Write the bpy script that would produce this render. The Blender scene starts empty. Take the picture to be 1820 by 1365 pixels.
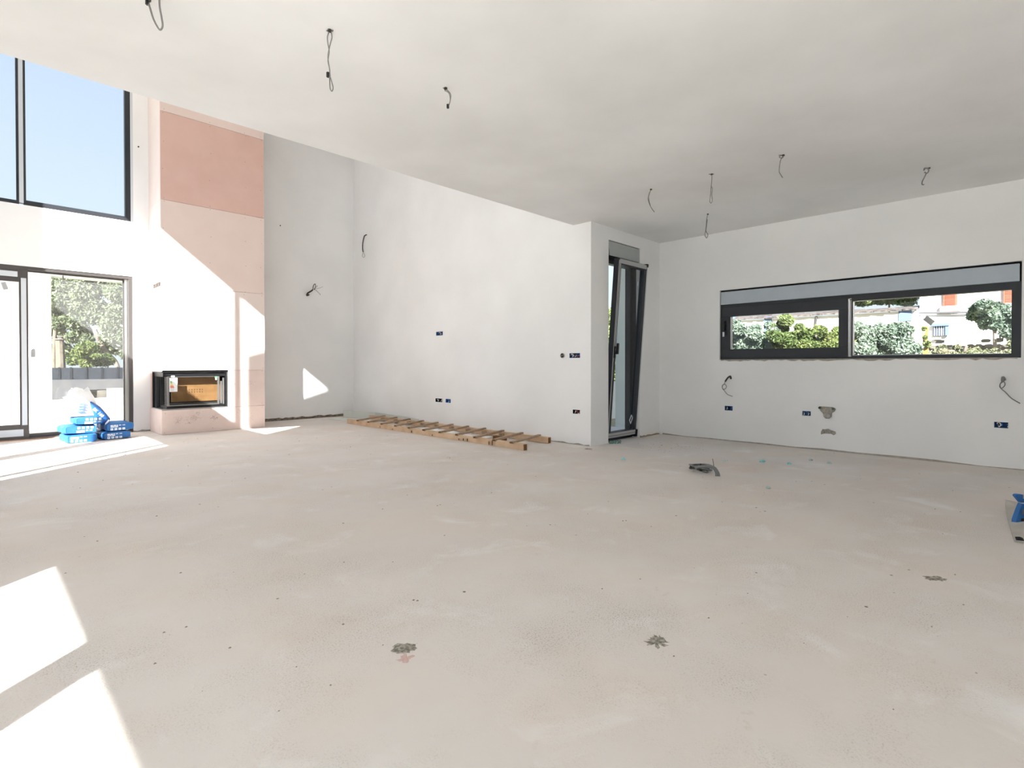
import bpy, math, random
import numpy as np
from mathutils import Vector, Matrix
random.seed(7); rng = np.random.default_rng(7)
S = bpy.context.scene; COL = S.collection

# ---------------------------------------------------------------- camera
YAW, PITCH = math.radians(44.62690), math.radians(-0.568288)
cd = Vector((math.cos(YAW)*math.cos(PITCH), math.sin(YAW)*math.cos(PITCH), math.sin(PITCH)))
cr = Vector((math.sin(YAW), -math.cos(YAW), 0)); cu = cr.cross(cd)
cam = bpy.data.cameras.new('camera'); co = bpy.data.objects.new('camera', cam); COL.objects.link(co)
co.matrix_world = Matrix(((cr.x, cu.x, -cd.x, 0), (cr.y, cu.y, -cd.y, 0), (cr.z, cu.z, -cd.z, 1.0), (0, 0, 0, 1)))
FPX = 947.158
cam.sensor_width = 36; cam.lens = 36*FPX/1820; cam.shift_y = -24.345/1820; cam.clip_start = .02; cam.clip_end = 500
S.camera = co

# ---------------------------------------------------------------- sky, sun, exposure
SUN_DIR = Vector((1, .82, -.83)).normalized()
W = bpy.data.worlds.new('sky'); S.world = W; W.use_nodes = True
nt = W.node_tree; nt.nodes.clear()
tc = nt.nodes.new('ShaderNodeTexCoord'); sep = nt.nodes.new('ShaderNodeSeparateXYZ'); cr_ = nt.nodes.new('ShaderNodeValToRGB')
bg = nt.nodes.new('ShaderNodeBackground'); wo = nt.nodes.new('ShaderNodeOutputWorld')
nt.links.new(tc.outputs['Generated'], sep.inputs[0]); nt.links.new(sep.outputs['Z'], cr_.inputs[0])
nt.links.new(cr_.outputs[0], bg.inputs[0]); nt.links.new(bg.outputs[0], wo.inputs[0])
e = cr_.color_ramp.elements
e[0].position = 0; e[0].color = (.84, .93, 1, 1); e[1].position = 1; e[1].color = (.34, .53, .98, 1)
m_ = cr_.color_ramp.elements.new(.2); m_.color = (.74, .88, 1, 1)
m_ = cr_.color_ramp.elements.new(.42); m_.color = (.60, .75, .985, 1)
bg.inputs["Strength"].default_value = 1.03
sun = bpy.data.lights.new('sun', 'SUN'); sun.energy = 25; sun.angle = math.radians(.53); sun.color = (1, .985, .975)
so = bpy.data.objects.new('sun', sun); COL.objects.link(so); so.location = (-20, -16, 18)
so.rotation_euler = SUN_DIR.to_track_quat('-Z', 'Y').to_euler()
S.view_settings.view_transform = 'Standard'; S.view_settings.look = 'None'
S.view_settings.gamma = 1; S.view_settings.use_curve_mapping = False
S.view_settings.exposure = 0.15
S.cycles.max_bounces = 16; S.cycles.diffuse_bounces = 9; S.cycles.transparent_max_bounces = 24

# ---------------------------------------------------------------- measuring helpers (photo pixel -> world point)
def ray(x, y): return cd + cr*((x-910)/FPX) - cu*((y-658.155)/FPX)
def hz(x, y, z=0): d = ray(x, y); t = (z-1)/d.z; return Vector((d.x*t, d.y*t, z))
def hy(x, y, Y): d = ray(x, y); t = Y/d.y; return Vector((d.x*t, Y, 1+d.z*t))
def hx(x, y, X): d = ray(x, y); t = X/d.x; return Vector((X, d.y*t, 1+d.z*t))
CH = Vector((math.cos(YAW), math.sin(YAW), 0))
def hd(x, y, a): d = ray(x, y); t = (Vector(a).dot(CH))/d.dot(CH); return Vector((d.x*t, d.y*t, 1+d.z*t))

# ---------------------------------------------------------------- materials
def lin(c): return tuple(((v/255)/12.92 if v/255 <= .04045 else ((v/255+.055)/1.055)**2.4) for v in c)
MATS = {}
def mat(name, col, rough=.7, metal=0, col2=None, scale=3, bump=0, bscale=60, spec=.3, detail=6, lo=.35, hi=.65):
    m = bpy.data.materials.new(name); m.use_nodes = True; n = m.node_tree; b = n.nodes['Principled BSDF']
    b.inputs['Base Color'].default_value = (*col, 1); b.inputs['Roughness'].default_value = rough
    b.inputs['Metallic'].default_value = metal; b.inputs['Specular IOR Level'].default_value = spec
    g = n.nodes.new('ShaderNodeNewGeometry')
    if col2:
        t = n.nodes.new('ShaderNodeTexNoise'); t.inputs['Scale'].default_value = scale; t.inputs['Detail'].default_value = detail
        n.links.new(g.outputs['Position'], t.inputs['Vector'])
        r = n.nodes.new('ShaderNodeValToRGB'); r.color_ramp.elements[0].position = lo; r.color_ramp.elements[1].position = hi
        r.color_ramp.elements[0].color = (*col, 1); r.color_ramp.elements[1].color = (*col2, 1)
        n.links.new(t.outputs['Fac'], r.inputs[0]); n.links.new(r.outputs[0], b.inputs['Base Color'])
    if bump:
        t = n.nodes.new('ShaderNodeTexNoise'); t.inputs['Scale'].default_value = bscale; t.inputs['Detail'].default_value = 5
        n.links.new(g.outputs['Position'], t.inputs['Vector'])
        u = n.nodes.new('ShaderNodeBump'); u.inputs['Strength'].default_value = bump; u.inputs['Distance'].default_value = .01
        n.links.new(t.outputs['Fac'], u.inputs['Height']); n.links.new(u.outputs[0], b.inputs['Normal'])
    MATS[name] = m; return m
PL = mat('plaster', (.82, .825, .83), .9, col2=(.875, .88, .885), scale=1.1, bump=.12, bscale=9)
CE = mat('ceiling_plaster', (.755, .755, .745), .9, col2=(.85, .85, .845), scale=.9, bump=.25, bscale=3)
EXT = mat('exterior_render', (.80, .79, .77), .9, col2=(.86, .85, .83), scale=2)
CREAM = mat('cream_concrete', (.62, .55, .43), .9, col2=(.74, .68, .57), scale=3)
GREYC = mat('grey_concrete', (.085, .085, .095), .9, col2=(.115, .112, .115), scale=2)
TERR = mat('terrace_concrete', (.60, .60, .60), .85, col2=(.70, .69, .68), scale=2)
GROUND = mat('dry_ground', (.30, .27, .17), .95, col2=(.42, .38, .22), scale=3)
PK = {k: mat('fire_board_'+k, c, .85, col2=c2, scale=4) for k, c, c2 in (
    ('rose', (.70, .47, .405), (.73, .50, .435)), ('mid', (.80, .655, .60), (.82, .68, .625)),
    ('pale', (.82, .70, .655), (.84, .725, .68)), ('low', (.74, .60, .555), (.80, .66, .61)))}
ALU = mat('anthracite_aluminium', (.035, .038, .045), .38, .2)
ALUG = mat('grey_aluminium', (.085, .078, .076), .4, .3)
FILM = mat('protective_film', (.60, .64, .68), .45)
FILMG = mat('grey_film', (.42, .43, .44), .5)
BOXP = mat('shutter_box_primer', (.44, .50, .56), .55, col2=(.47, .53, .59), scale=5)
BOXG = mat('shutter_box_grey', (.40, .43, .43), .55, col2=(.44, .47, .47), scale=5)
BLACK = mat('black_steel', (.018, .018, .02), .35, .3)
DARK = mat('dark_gap', (.01, .01, .012), .9)
STEEL = mat('brushed_steel', (.5, .5, .5), .35, .9)
VERM = mat('vermiculite_board', (.20, .10, .038), .9, col2=(.25, .13, .052), scale=9)
PAPERW = mat('white_label', (.85, .86, .87), .6)
CABLE = mat('grey_cable', (.23, .22, .21), .6)
CABLED = mat('dark_conduit', (.055, .05, .045), .6)
COND = mat('grey_conduit', (.22, .225, .23), .5)
CLIP = mat('black_clip', (.02, .02, .02), .5)
WIREW = mat('white_wire', (.75, .74, .7), .5)
WIREB = mat('blue_wire', (.05, .2, .6), .5)
WIRER = mat('red_wire', (.4, .06, .04), .5)
BLUEB = mat('blue_wall_box', (.025, .09, .25), .5)
MORTAR = mat('mortar', (.30, .28, .245), .95, col2=(.42, .395, .35), scale=30, bump=.6, bscale=80)
MORTL = mat('light_mortar', (.34, .31, .275), .95, col2=(.44, .41, .37), scale=20, bump=.5, bscale=60)
PINE = mat('sawn_pine', (.54, .37, .235), .75, col2=(.66, .49, .34), scale=6, bump=.15, bscale=50)
PINED = mat('weathered_batten', (.33, .24, .165), .8, col2=(.42, .31, .22), scale=9)
ENDG = mat('end_grain', (.20, .10, .045), .85)
KNOT = mat('knot', (.10, .05, .03), .8)
FOAM = mat('pale_foam', (.60, .63, .585), .6, col2=(.68, .70, .66), scale=3)
SACKB = mat('blue_sack_paper', (.022, .115, .34), .55, col2=(.032, .15, .40), scale=6, bump=.2, bscale=14)
SACKD = mat('deep_blue_sack_paper', (.012, .075, .26), .55, col2=(.018, .10, .32), scale=6, bump=.2, bscale=14)
SACKW = mat('white_sack_paper', (.74, .75, .76), .65, col2=(.82, .83, .84), scale=7, bump=.4, bscale=12)
SACKG = mat('kraft_grey_paper', (.42, .40, .36), .75, col2=(.5, .48, .44), scale=7, bump=.3, bscale=14)
PRINT = mat('white_print', (.85, .88, .92), .6)
PRINTK = mat('dark_print', (.03, .03, .035), .6)
PRINTB = mat('blue_print', (.15, .4, .75), .6)
TEAL = mat('teal_glass_crumb', (.25, .62, .62), .3)
PEB = mat('pebble', (.42, .39, .34), .9, col2=(.20, .17, .14), scale=40)
LEAF = mat('leaf_green', (.075, .105, .035), .55, col2=(.16, .20, .075), scale=1.3)
LEAFO = mat('leaf_olive', (.10, .125, .065), .55, col2=(.17, .20, .115), scale=1.1)
LEAFY = mat('leaf_yellow_green', (.07, .105, .03), .55, col2=(.16, .19, .06), scale=2)
LEAFB = mat('leaf_blue_green', (.10, .14, .10), .55, col2=(.19, .24, .18), scale=2)
STRAW = mat('dry_straw', (.36, .29, .13), .8, col2=(.50, .43, .25), scale=3)
BARK = mat('bark', (.13, .11, .09), .9, col2=(.24, .2, .17), scale=8)
BARKP = mat('pale_bark', (.13, .11, .085), .9, col2=(.20, .17, .13), scale=6)
FENCE = mat('fence_panel_paint', (.020, .024, .034), .6, col2=(.026, .031, .042), scale=6)
FENCEP = mat('fence_post_paint', (.012, .015, .022), .6)
REDS = mat('red_shutter_paint', (.42, .10, .06), .6)
BLUES = mat('faded_blue_paint', (.12, .17, .30), .7)
STONE = mat('field_stone', (.105, .095, .08), .95, col2=(.17, .155, .13), scale=6, bump=.5, bscale=20)
SLATE = mat('roof_slab_stone', (.05, .042, .038), .9, col2=(.16, .135, .12), scale=7)
TILE = mat('roof_tile', (.35, .2, .13), .9)
RED = mat('red_ink', (.75, .08, .06), .6); GRN = mat('green_ink', (.1, .5, .15), .6); YEL = mat('yellow_ink', (.85, .7, .05), .6)

def glass(name, tint=.96, gloss=.05, dust=0):
    m = bpy.data.materials.new(name); m.use_nodes = True; n = m.node_tree; n.nodes.clear()
    o = n.nodes.new('ShaderNodeOutputMaterial'); t = n.nodes.new('ShaderNodeBsdfTransparent'); t.inputs[0].default_value = (tint*.99, tint, tint*.99, 1)
    g = n.nodes.new('ShaderNodeBsdfGlossy'); g.inputs['Roughness'].default_value = .02
    mx = n.nodes.new('ShaderNodeMixShader'); lw = n.nodes.new('ShaderNodeLayerWeight'); lw.inputs[0].default_value = .5
    pw = n.nodes.new('ShaderNodeMath'); pw.operation = 'POWER'; pw.inputs[1].default_value = 4; n.links.new(lw.outputs['Facing'], pw.inputs[0])
    f = n.nodes.new('ShaderNodeMath'); f.operation = 'MULTIPLY_ADD'; f.inputs[1].default_value = .35; f.inputs[2].default_value = gloss*.5
    n.links.new(pw.outputs[0], f.inputs[0]); n.links.new(f.outputs[0], mx.inputs[0]); n.links.new(t.outputs[0], mx.inputs[1]); n.links.new(g.outputs[0], mx.inputs[2])
    out = mx.outputs[0]
    if dust:
        d = n.nodes.new('ShaderNodeBsdfDiffuse'); d.inputs[0].default_value = (.85, .86, .86, 1)
        m2 = n.nodes.new('ShaderNodeMixShader'); m2.inputs[0].default_value = dust
        n.links.new(out, m2.inputs[1]); n.links.new(d.outputs[0], m2.inputs[2]); out = m2.outputs[0]
    n.links.new(out, o.inputs[0]); MATS[name] = m; return m
GL = glass('clear_glass'); GLD = glass('dusty_glass', .95, .05, .045); GLT = glass('tinted_glass', .78)

def floor_material():
    m = bpy.data.materials.new('screed'); m.use_nodes = True; n = m.node_tree; b = n.nodes['Principled BSDF']; L = n.links
    b.inputs['Roughness'].default_value = .85; b.inputs['Specular IOR Level'].default_value = .25
    g = n.nodes.new('ShaderNodeNewGeometry')
    def noise(s, d=6, r=.55, dist=0, vec=None):
        t = n.nodes.new('ShaderNodeTexNoise'); t.inputs['Scale'].default_value = s; t.inputs['Detail'].default_value = d
        t.inputs['Roughness'].default_value = r; t.inputs['Distortion'].default_value = dist
        L.new(vec or g.outputs['Position'], t.inputs['Vector']); return t.outputs['Fac']
    def ramp(src, a, c, ca=(0, 0, 0), cb=(1, 1, 1)):
        r = n.nodes.new('ShaderNodeValToRGB'); r.color_ramp.elements[0].position = a; r.color_ramp.elements[1].position = c
        r.color_ramp.elements[0].color = (*ca, 1); r.color_ramp.elements[1].color = (*cb, 1); L.new(src, r.inputs[0]); return r.outputs[0]
    def mix(f, a, c, mode='MIX'):
        x = n.nodes.new('ShaderNodeMix'); x.data_type = 'RGBA'; x.blend_type = mode
        for s_, v in ((x.inputs[0], f), (x.inputs[6], a), (x.inputs[7], c)):
            if isinstance(v, (int, float)): s_.default_value = v
            elif isinstance(v, tuple): s_.default_value = (*v, 1)
            else: L.new(v, s_)
        return x.outputs[2]
    base = ramp(noise(.55, 5), .35, .68, (.665, .62, .582), (.715, .68, .65))
    c = mix(ramp(noise(1.6, 6), .48, .68), base, (.69, .62, .565))
    c = mix(ramp(noise(2.6, 7, .6, .6), .56, .72), c, (.755, .73, .71))
    rough = ramp(noise(1.25, 9, .72), .44, .64)            # where the surface is worn open
    fine = noise(150, 3, .75)
    pit = ramp(fine, .38, .46, (1, 1, 1), (0, 0, 0))
    pm = n.nodes.new('ShaderNodeMath'); pm.operation = 'MULTIPLY'; L.new(pit, pm.inputs[0]); L.new(rough, pm.inputs[1])
    c = mix(pm.outputs[0], c, (.43, .37, .315))
    crumb = ramp(noise(5.5, 9, .78), .62, .76)
    c = mix(crumb, c, (.56, .475, .40))
    v = n.nodes.new('ShaderNodeTexVoronoi'); v.inputs['Scale'].default_value = 5.5; L.new(g.outputs['Position'], v.inputs['Vector'])
    sp = ramp(v.outputs['Distance'], .025, .05, (1, 1, 1), (0, 0, 0))
    gate = ramp(noise(3.1, 2), .50, .56); sm = n.nodes.new('ShaderNodeMath'); sm.operation = 'MULTIPLY'; L.new(sp, sm.inputs[0]); L.new(gate, sm.inputs[1])
    c = mix(sm.outputs[0], c, (.12, .10, .085))
    L.new(c, b.inputs['Base Color'])
    h = n.nodes.new('ShaderNodeMath'); h.operation = 'MULTIPLY'; L.new(fine, h.inputs[0]); L.new(rough, h.inputs[1])
    h2 = n.nodes.new('ShaderNodeMath'); h2.operation = 'MULTIPLY_ADD'; L.new(noise(2.2, 8), h2.inputs[0]); h2.inputs[1].default_value = .45; L.new(h.outputs[0], h2.inputs[2])
    bp = n.nodes.new('ShaderNodeBump'); bp.inputs['Strength'].default_value = .55; bp.inputs['Distance'].default_value = .008
    L.new(h2.outputs[0], bp.inputs['Height']); L.new(bp.outputs[0], b.inputs['Normal'])
    return m
SCREED = floor_material()

# ---------------------------------------------------------------- mesh helpers
class MB:
    def __init__(s): s.v = []; s.f = []
    def add(s, vs, fs):
        k = len(s.v); s.v += [tuple(v) for v in vs]; s.f += [tuple(i+k for i in f) for f in fs]; return s
    def box(s, a, b):
        x0, y0, z0 = a; x1, y1, z1 = b
        return s.add([(x0,y0,z0),(x1,y0,z0),(x1,y1,z0),(x0,y1,z0),(x0,y0,z1),(x1,y0,z1),(x1,y1,z1),(x0,y1,z1)],
                     [(3,2,1,0),(4,5,6,7),(0,1,5,4),(1,2,6,5),(2,3,7,6),(3,0,4,7)])
    def bar(s, p, q, w, h, up=(0, 0, 1)):
        p, q = Vector(p), Vector(q); d = (q-p).normalized(); up = Vector(up); r = d.cross(up).normalized(); u = r.cross(d)
        vs = [c + r*(a*w/2) + u*(b_*h/2) for c in (p, q) for a, b_ in ((-1,-1),(1,-1),(1,1),(-1,1))]
        return s.add(vs, [(0,1,2,3),(7,6,5,4),(0,4,5,1),(1,5,6,2),(2,6,7,3),(3,7,4,0)])
    def tube(s, pts, r, n=6, rr=None):
        pts = [Vector(p) for p in pts]; N = len(pts); base = len(s.v); ref = None
        for i, p in enumerate(pts):
            d = (pts[min(i+1, N-1)]-pts[max(i-1, 0)]).normalized()
            if ref is None: ref = d.orthogonal().normalized()
            ref = (ref - d*ref.dot(d)); ref = ref.normalized() if ref.length > 1e-6 else d.orthogonal().normalized()
            b = d.cross(ref); R = rr[i] if rr else r
            for k in range(n):
                a = 2*math.pi*k/n; s.v.append(tuple(p + (ref*math.cos(a)+b*math.sin(a))*R))
        for i in range(N-1):
            for k in range(n):
                s.f.append((base+i*n+k, base+i*n+(k+1) % n, base+(i+1)*n+(k+1) % n, base+(i+1)*n+k))
        s.f.append(tuple(base+k for k in range(n))[::-1]); s.f.append(tuple(base+(N-1)*n+k for k in range(n)))
        return s
    def prism(s, poly, d):            # polygon (3-D points) pushed along d
        n = len(poly); d = Vector(d); vs = [Vector(p) for p in poly] + [Vector(p)+d for p in poly]
        return s.add(vs, [tuple(range(n))[::-1], tuple(range(n, 2*n))] + [(i, (i+1) % n, n+(i+1) % n, n+i) for i in range(n)])
    def build(s, name, m, parent=None, smooth=False, bevel=0, world=True, kind=None, label=None):
        me = bpy.data.meshes.new(name)
        off = Vector((0, 0, 0))
        p = parent
        while p is not None and world: off += p.location; p = p.parent
        me.from_pydata([tuple(Vector(v)-off) for v in s.v], [], s.f); me.materials.append(m)
        if smooth: me.polygons.foreach_set('use_smooth', [True]*len(me.polygons))
        me.update(); o = bpy.data.objects.new(name, me); COL.objects.link(o)
        if parent is not None: o.parent = parent
        if bevel:
            b = o.modifiers.new('bevel', 'BEVEL'); b.width = bevel; b.segments = 2; b.limit_method = 'ANGLE'
        if kind: o['kind'] = kind
        if label: o['label'] = label
        return o
def each(mb, name, m, parent=None, step=8, **k):
    """every box (8 corners) of mb as an object of its own"""
    out = []
    for i in range(0, len(mb.v), step):
        q = MB(); q.add(mb.v[i:i+step], [tuple(v-i for v in f) for f in mb.f if i <= f[0] < i+step]); out.append(q.build(name, m, parent, **k))
    return out
def fix_normals(o):
    import bmesh
    bm = bmesh.new(); bm.from_mesh(o.data); bmesh.ops.recalc_face_normals(bm, faces=bm.faces); bm.to_mesh(o.data); bm.free()
def spline(pts, n=6):
    pts = [Vector(p) for p in pts]; out = []
    for i in range(len(pts)-1):
        p0 = pts[max(i-1, 0)]; p1 = pts[i]; p2 = pts[i+1]; p3 = pts[min(i+2, len(pts)-1)]
        for k in range(n):
            t = k/n; out.append(.5*((2*p1)+(p2-p0)*t+(2*p0-5*p1+4*p2-p3)*t*t+(3*p1-p0-3*p2+p3)*t**3))
    return out+[pts[-1]]
def thing(name, label, cat, loc=(0, 0, 0), group=None, kind=None):
    o = bpy.data.objects.new(name, None); o.empty_display_size = .1; COL.objects.link(o); o.location = loc
    if label: o['label'] = label
    if cat: o['category'] = cat
    if group: o['group'] = group
    if kind: o['kind'] = kind
    return o
def tag(o, label, cat, group=None, kind=None):
    o['label'] = label; o['category'] = cat
    if group: o['group'] = group
    if kind: o['kind'] = kind
    return o
def text_mesh(name, txt, size, m, parent, matrix, depth=.0008, label=None):
    c = bpy.data.curves.new(name, 'FONT'); c.body = txt; c.size = size; c.extrude = depth; c.align_x = 'CENTER'; c.align_y = 'CENTER'
    t = bpy.data.objects.new('t', c); COL.objects.link(t)
    dg = bpy.context.evaluated_depsgraph_get(); me = bpy.data.meshes.new_from_object(t.evaluated_get(dg))
    bpy.data.objects.remove(t); me.name = name; me.materials.clear(); me.materials.append(m); me.transform(matrix)
    o = bpy.data.objects.new(name, me); COL.objects.link(o); o.parent = parent
    if label: o['label'] = label
    return o
def frame_m(origin, ux, uy):
    ux = Vector(ux).normalized(); uy = Vector(uy).normalized(); uz = ux.cross(uy)
    return Matrix(((ux.x, uy.x, uz.x, origin[0]), (ux.y, uy.y, uz.y, origin[1]), (ux.z, uy.z, uz.z, origin[2]), (0, 0, 0, 1)))

def wall(name, axis, p0, p1, u0, u1, z0, z1, holes=(), m=None):
    """wall slab between planes p0 (room side) and p1 of the axis, with rectangular through holes (ua,ub,za,zb)"""
    us = sorted({u0, u1, *[h[0] for h in holes], *[h[1] for h in holes]}); zs = sorted({z0, z1, *[h[2] for h in holes], *[h[3] for h in holes]})
    us = [u for u in us if u0 <= u <= u1]; zs = [z for z in zs if z0 <= z <= z1]
    def solid(i, j):
        if i < 0 or j < 0 or i >= len(us)-1 or j >= len(zs)-1: return False
        u = (us[i]+us[i+1])/2; z = (zs[j]+zs[j+1])/2
        return not any(h[0] < u < h[1] and h[2] < z < h[3] for h in holes)
    vid = {}; V = []; F = []
    def v(i, j, k):
        key = (i, j, k)
        if key not in vid:
            vid[key] = len(V); p = (p0, p1)[k]; V.append((p, us[i], zs[j]) if axis == 'x' else (us[i], p, zs[j]))
        return vid[key]
    for i in range(len(us)-1):
        for j in range(len(zs)-1):
            if not solid(i, j): continue
            for k in (0, 1): F.append((v(i, j, k), v(i+1, j, k), v(i+1, j+1, k), v(i, j+1, k)))
            for (di, dj, a, b) in ((-1, 0, (0, 0), (0, 1)), (1, 0, (1, 0), (1, 1)), (0, -1, (0, 0), (1, 0)), (0, 1, (0, 1), (1, 1))):
                if not solid(i+di, j+dj):
                    F.append((v(i+a[0], j+a[1], 0), v(i+b[0], j+b[1], 0), v(i+b[0], j+b[1], 1), v(i+a[0], j+a[1], 1)))
    mb = MB(); mb.add(V, F); o = mb.build(name, m or PL, kind='structure'); fix_normals(o); return o
def struct(name, mb, m): return mb.build(name, m, kind='structure')

# ================================================================= STRUCTURE
XW, XK, YL, YL2, YP, YS, H = 5.336, 7.0, 9.59, 9.70, 3.907, 4.18, 2.76
XR = -1.0
floor = struct('floor', MB().box((XR-.3, -3.8, -.12), (XK+.3, 9.89, 0)), SCREED)
ceiling = struct('ceiling', MB().box((XR, -3.5, H), (XK, YS, 3.05)), CE)
struct('upper_storey', MB().box((XR-.3, -3.8, 3.05), (XK+.3, YS, 5.8)).box((XK+.02, YS, 2.9), (XK+.3, YP+.22, 2.9)), EXT)
struct('roof', MB().box((XR-.4, YS, 5.8), (XW+.3, 10.0, 6.05)), CE)
sock_e = [(6.835, 7.013, 1.480, 1.542), (6.853, 7.031, .397, .455), (6.636, 6.765, .397, .457), (4.072, 4.242, 1.089, 1.15), (4.072, 4.187, .386, .437)]
sock_k = [(2.846, 2.95, .40, .46), (1.919, 2.011, .394, .449), (.20, .301, .39, .447)]
wall('wall_north', 'y', YL, 9.89, XR-.3, 1.95, 0, 5.8, [(-.72, 1.685, 0, 2.315), (-1.0, 1.70, 3.125, 5.6)])
wall('wall_northeast', 'y', YL2, 9.89, 1.95, XW+.2, 0, 5.8, [])
wall('wall_east', 'x', XW, XW+.2, YP, YL2, 0, 5.8, sock_e)
wall('wall_return', 'y', YP, YP+.22, XW+.2, XK+.3, 0, 3.05, [(5.712, 6.46, 0, 2.60)])
wall('wall_kitchen', 'x', XK, XK+.3, -3.8, YP, 0, 3.05, [(.115, 3.022, 1.07, 1.99)]+sock_k)
wall('wall_west', 'x', XR, XR-.3, -3.8, 9.59, 0, 5.8,
     [(5.134, 8.12, 0, 2.54), (4.34, 8.20, 3.30, 5.64), (-1.9, 2.42, 0, 2.54)])
wall('wall_south', 'y', -3.5, -3.8, XR, XK, 0, 3.05, [(-.6, .9, 0, 2.4)])

def window_frame(name, axis, pa, pb, opening, outer, bars=(), m=ALU, gm=GL):
    """frame between planes pa,pb; opening (u0,u1,z0,z1) clear glass, outer (u0,u1,z0,z1); bars: (ua,ub) vertical"""
    t = thing(name, None, None, kind='structure')
    def bx(mb, u0, u1, z0, z1, a=pa, b=pb):
        a, b = min(a, b), max(a, b)
        return mb.box((a, u0, z0), (b, u1, z1)) if axis == 'x' else mb.box((u0, a, z0), (u1, b, z1))
    f = MB(); o0, o1, p0, p1 = outer; u0, u1, z0, z1 = opening
    if o0 < u0: bx(f, o0, u0, p0, p1)
    if u1 < o1: bx(f, u1, o1, p0, p1)
    if p0 < z0: bx(f, u0, u1, p0, z0)
    if z1 < p1: bx(f, u0, u1, z1, p1)
    fo = f.build('frame', m, t)
    for b in bars:
        d = b[2] if len(b) > 2 else None
        q = MB(); mid = (pa+pb)/2
        bx(q, b[0], b[1], z0, z1, *( (mid-d/2, mid+d/2) if d else (pa, pb)))
        q.build('mullion', m, t)
    edges = [u0] + [x for b in sorted(bars) for x in b[:2]] + [u1]; mid = (pa+pb)/2
    for i in range(0, len(edges), 2):
        bx(MB(), 0, 0, 0, 0); g = MB(); bx(g, edges[i], edges[i+1], z0, z1, mid-.003, mid+.003); g.build('pane', gm, t)
    return t
# unseen west and south glazing that lets the sun in
window_frame('door_2', 'x', -1.30, -1.22, (5.194, 7.94, .06, 2.478), (5.134, 8.12, 0, 2.54), [(5.38, 5.48, .03), (6.535, 6.79)])
window_frame('window_4', 'x', -1.30, -1.22, (4.43, 8.14, 3.49, 5.58), (4.34, 8.20, 3.30, 5.64), [(5.437, 5.484)])
window_frame('door_3', 'x', -1.30, -1.22, (-1.84, 2.33, .06, 2.478), (-1.9, 2.42, 0, 2.54), [(.963, 1.143)])
window_frame('door_4', 'y', -3.8, -3.72, (-.54, .84, .06, 2.34), (-.6, .9, 0, 2.4))
struct('terrace_canopy', MB().box((-2.87, -5.5, 2.6), (-1.3, 3.9, 2.8)), EXT)
wing = MB().prism([(-2.43, 4.2, 4.55), (-1.3, 4.2, 4.40), (-1.3, 4.2, 6.02), (-1.72, 4.2, 5.90), (-2.43, 4.2, 5.69)], (0, .2, 0))  # unseen plate, outline shaped to cast the shadow edges around the chimney
o = struct('shadow_wing', wing, EXT); fix_normals(o)

# ---- window_1 : tall upper window in the north wall, two dark frames with a pale strip between
t = thing('window_1', None, None, kind='structure')
Y0, Y1 = YL+.0, YL+.08
MB().box((1.603, Y0, 3.125), (1.668, Y1, 5.6)).build('jamb', ALU, t)
MB().box((-1.0, Y0, 3.125), (.426, Y1, 3.172)).box((.52, Y0, 3.125), (1.603, Y1, 3.19)).build('sill_frame', ALU, t)
each(MB().box((.426, Y0, 3.125), (.452, Y1, 5.6)).box((.496, Y0, 3.125), (.52, Y1, 5.6)), 'mullion', ALU, t)
MB().box((.452, Y0-.006, 3.15), (.496, Y1, 5.6)).build('cover_strip', FILM, t, label='pale cover strip between the two dark frames')
for a, b in ((-1.0, .426), (.52, 1.603)): MB().box((a, Y0+.035, 3.17), (b, Y0+.041, 5.6)).build('pane', GL, t)
MB().box((1.668, Y0+.0, 3.125), (1.70, Y1, 5.6)).build('edge_seal', FILM, t)

# ---- door_1 : sliding door in the north wall
t = thing('door_1', None, None, kind='structure')
Y0, Y1 = YL+.01, YL+.12
fr = MB().box((-.72, Y0, 2.27), (1.682, Y1, 2.315)).box((1.635, Y0, 0), (1.682, Y1, 2.27)).box((-.72, Y0, 0), (1.635, Y1, .03)).box((-.72, Y0, .03), (-.67, Y1, 2.27))
fr.build('outer_frame', ALUG, t, bevel=.003)
each(MB().box((1.592, Y0+.03, .03), (1.622, Y1, 2.27)).box((1.628, Y0+.015, .03), (1.635, Y1, 2.27)), 'guide_rail', STEEL, t)
# fixed leaf (right)
MB().box((.53, Y0+.06, 2.252), (1.592, Y1-.01, 2.27)).box((.53, Y0+.06, .03), (1.592, Y1-.01, .075)).box((1.578, Y0+.06, .075), (1.592, Y1-.01, 2.252)).build('fixed_leaf_frame', ALUG, t)
MB().box((.53, Y0+.085, .075), (1.58, Y0+.091, 2.252)).build('pane', GLD, t)
# sliding leaf (left)
lf = MB().box((.442, Y0+.005, .03), (.532, Y0+.055, 2.27)).box((-.67, Y0+.005, 2.10), (.442, Y0+.055, 2.27)).box((-.67, Y0+.005, .03), (.442, Y0+.055, .21))
lfo = lf.build('sliding_leaf_frame', ALUG, t, bevel=.002)
MB().box((.462, Y0-.001, .20), (.514, Y0+.005, 2.155)).build('film_strip', FILM, lfo, label='pale protective film on the dark stile')
MB().box((-.64, Y0-.001, 2.165), (.43, Y0+.005, 2.235)).build('film_strip', FILM, lfo)
MB().box((-.64, Y0-.001, .055), (.475, Y0+.005, .145)).build('film_strip', FILM, lfo)
MB().box((-.67, Y0+.027, .21), (.442, Y0+.033, 2.10)).build('pane', GLD, t)
mb = MB(); q = [hy(1, 502, Y0+.024), hy(10, 501, Y0+.024), hy(15, 514, Y0+.024), hy(6, 515, Y0+.024)]
o = mb.prism(q, (0, .003, 0)).build('sticker', FILMG, t, label='small tilted grey sticker on the glass')
q = [hy(55, 622, Y0+.082), hy(60, 619, Y0+.082), hy(63, 622, Y0+.082), hy(63, 635, Y0+.082), hy(55, 635, Y0+.082)]
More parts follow.
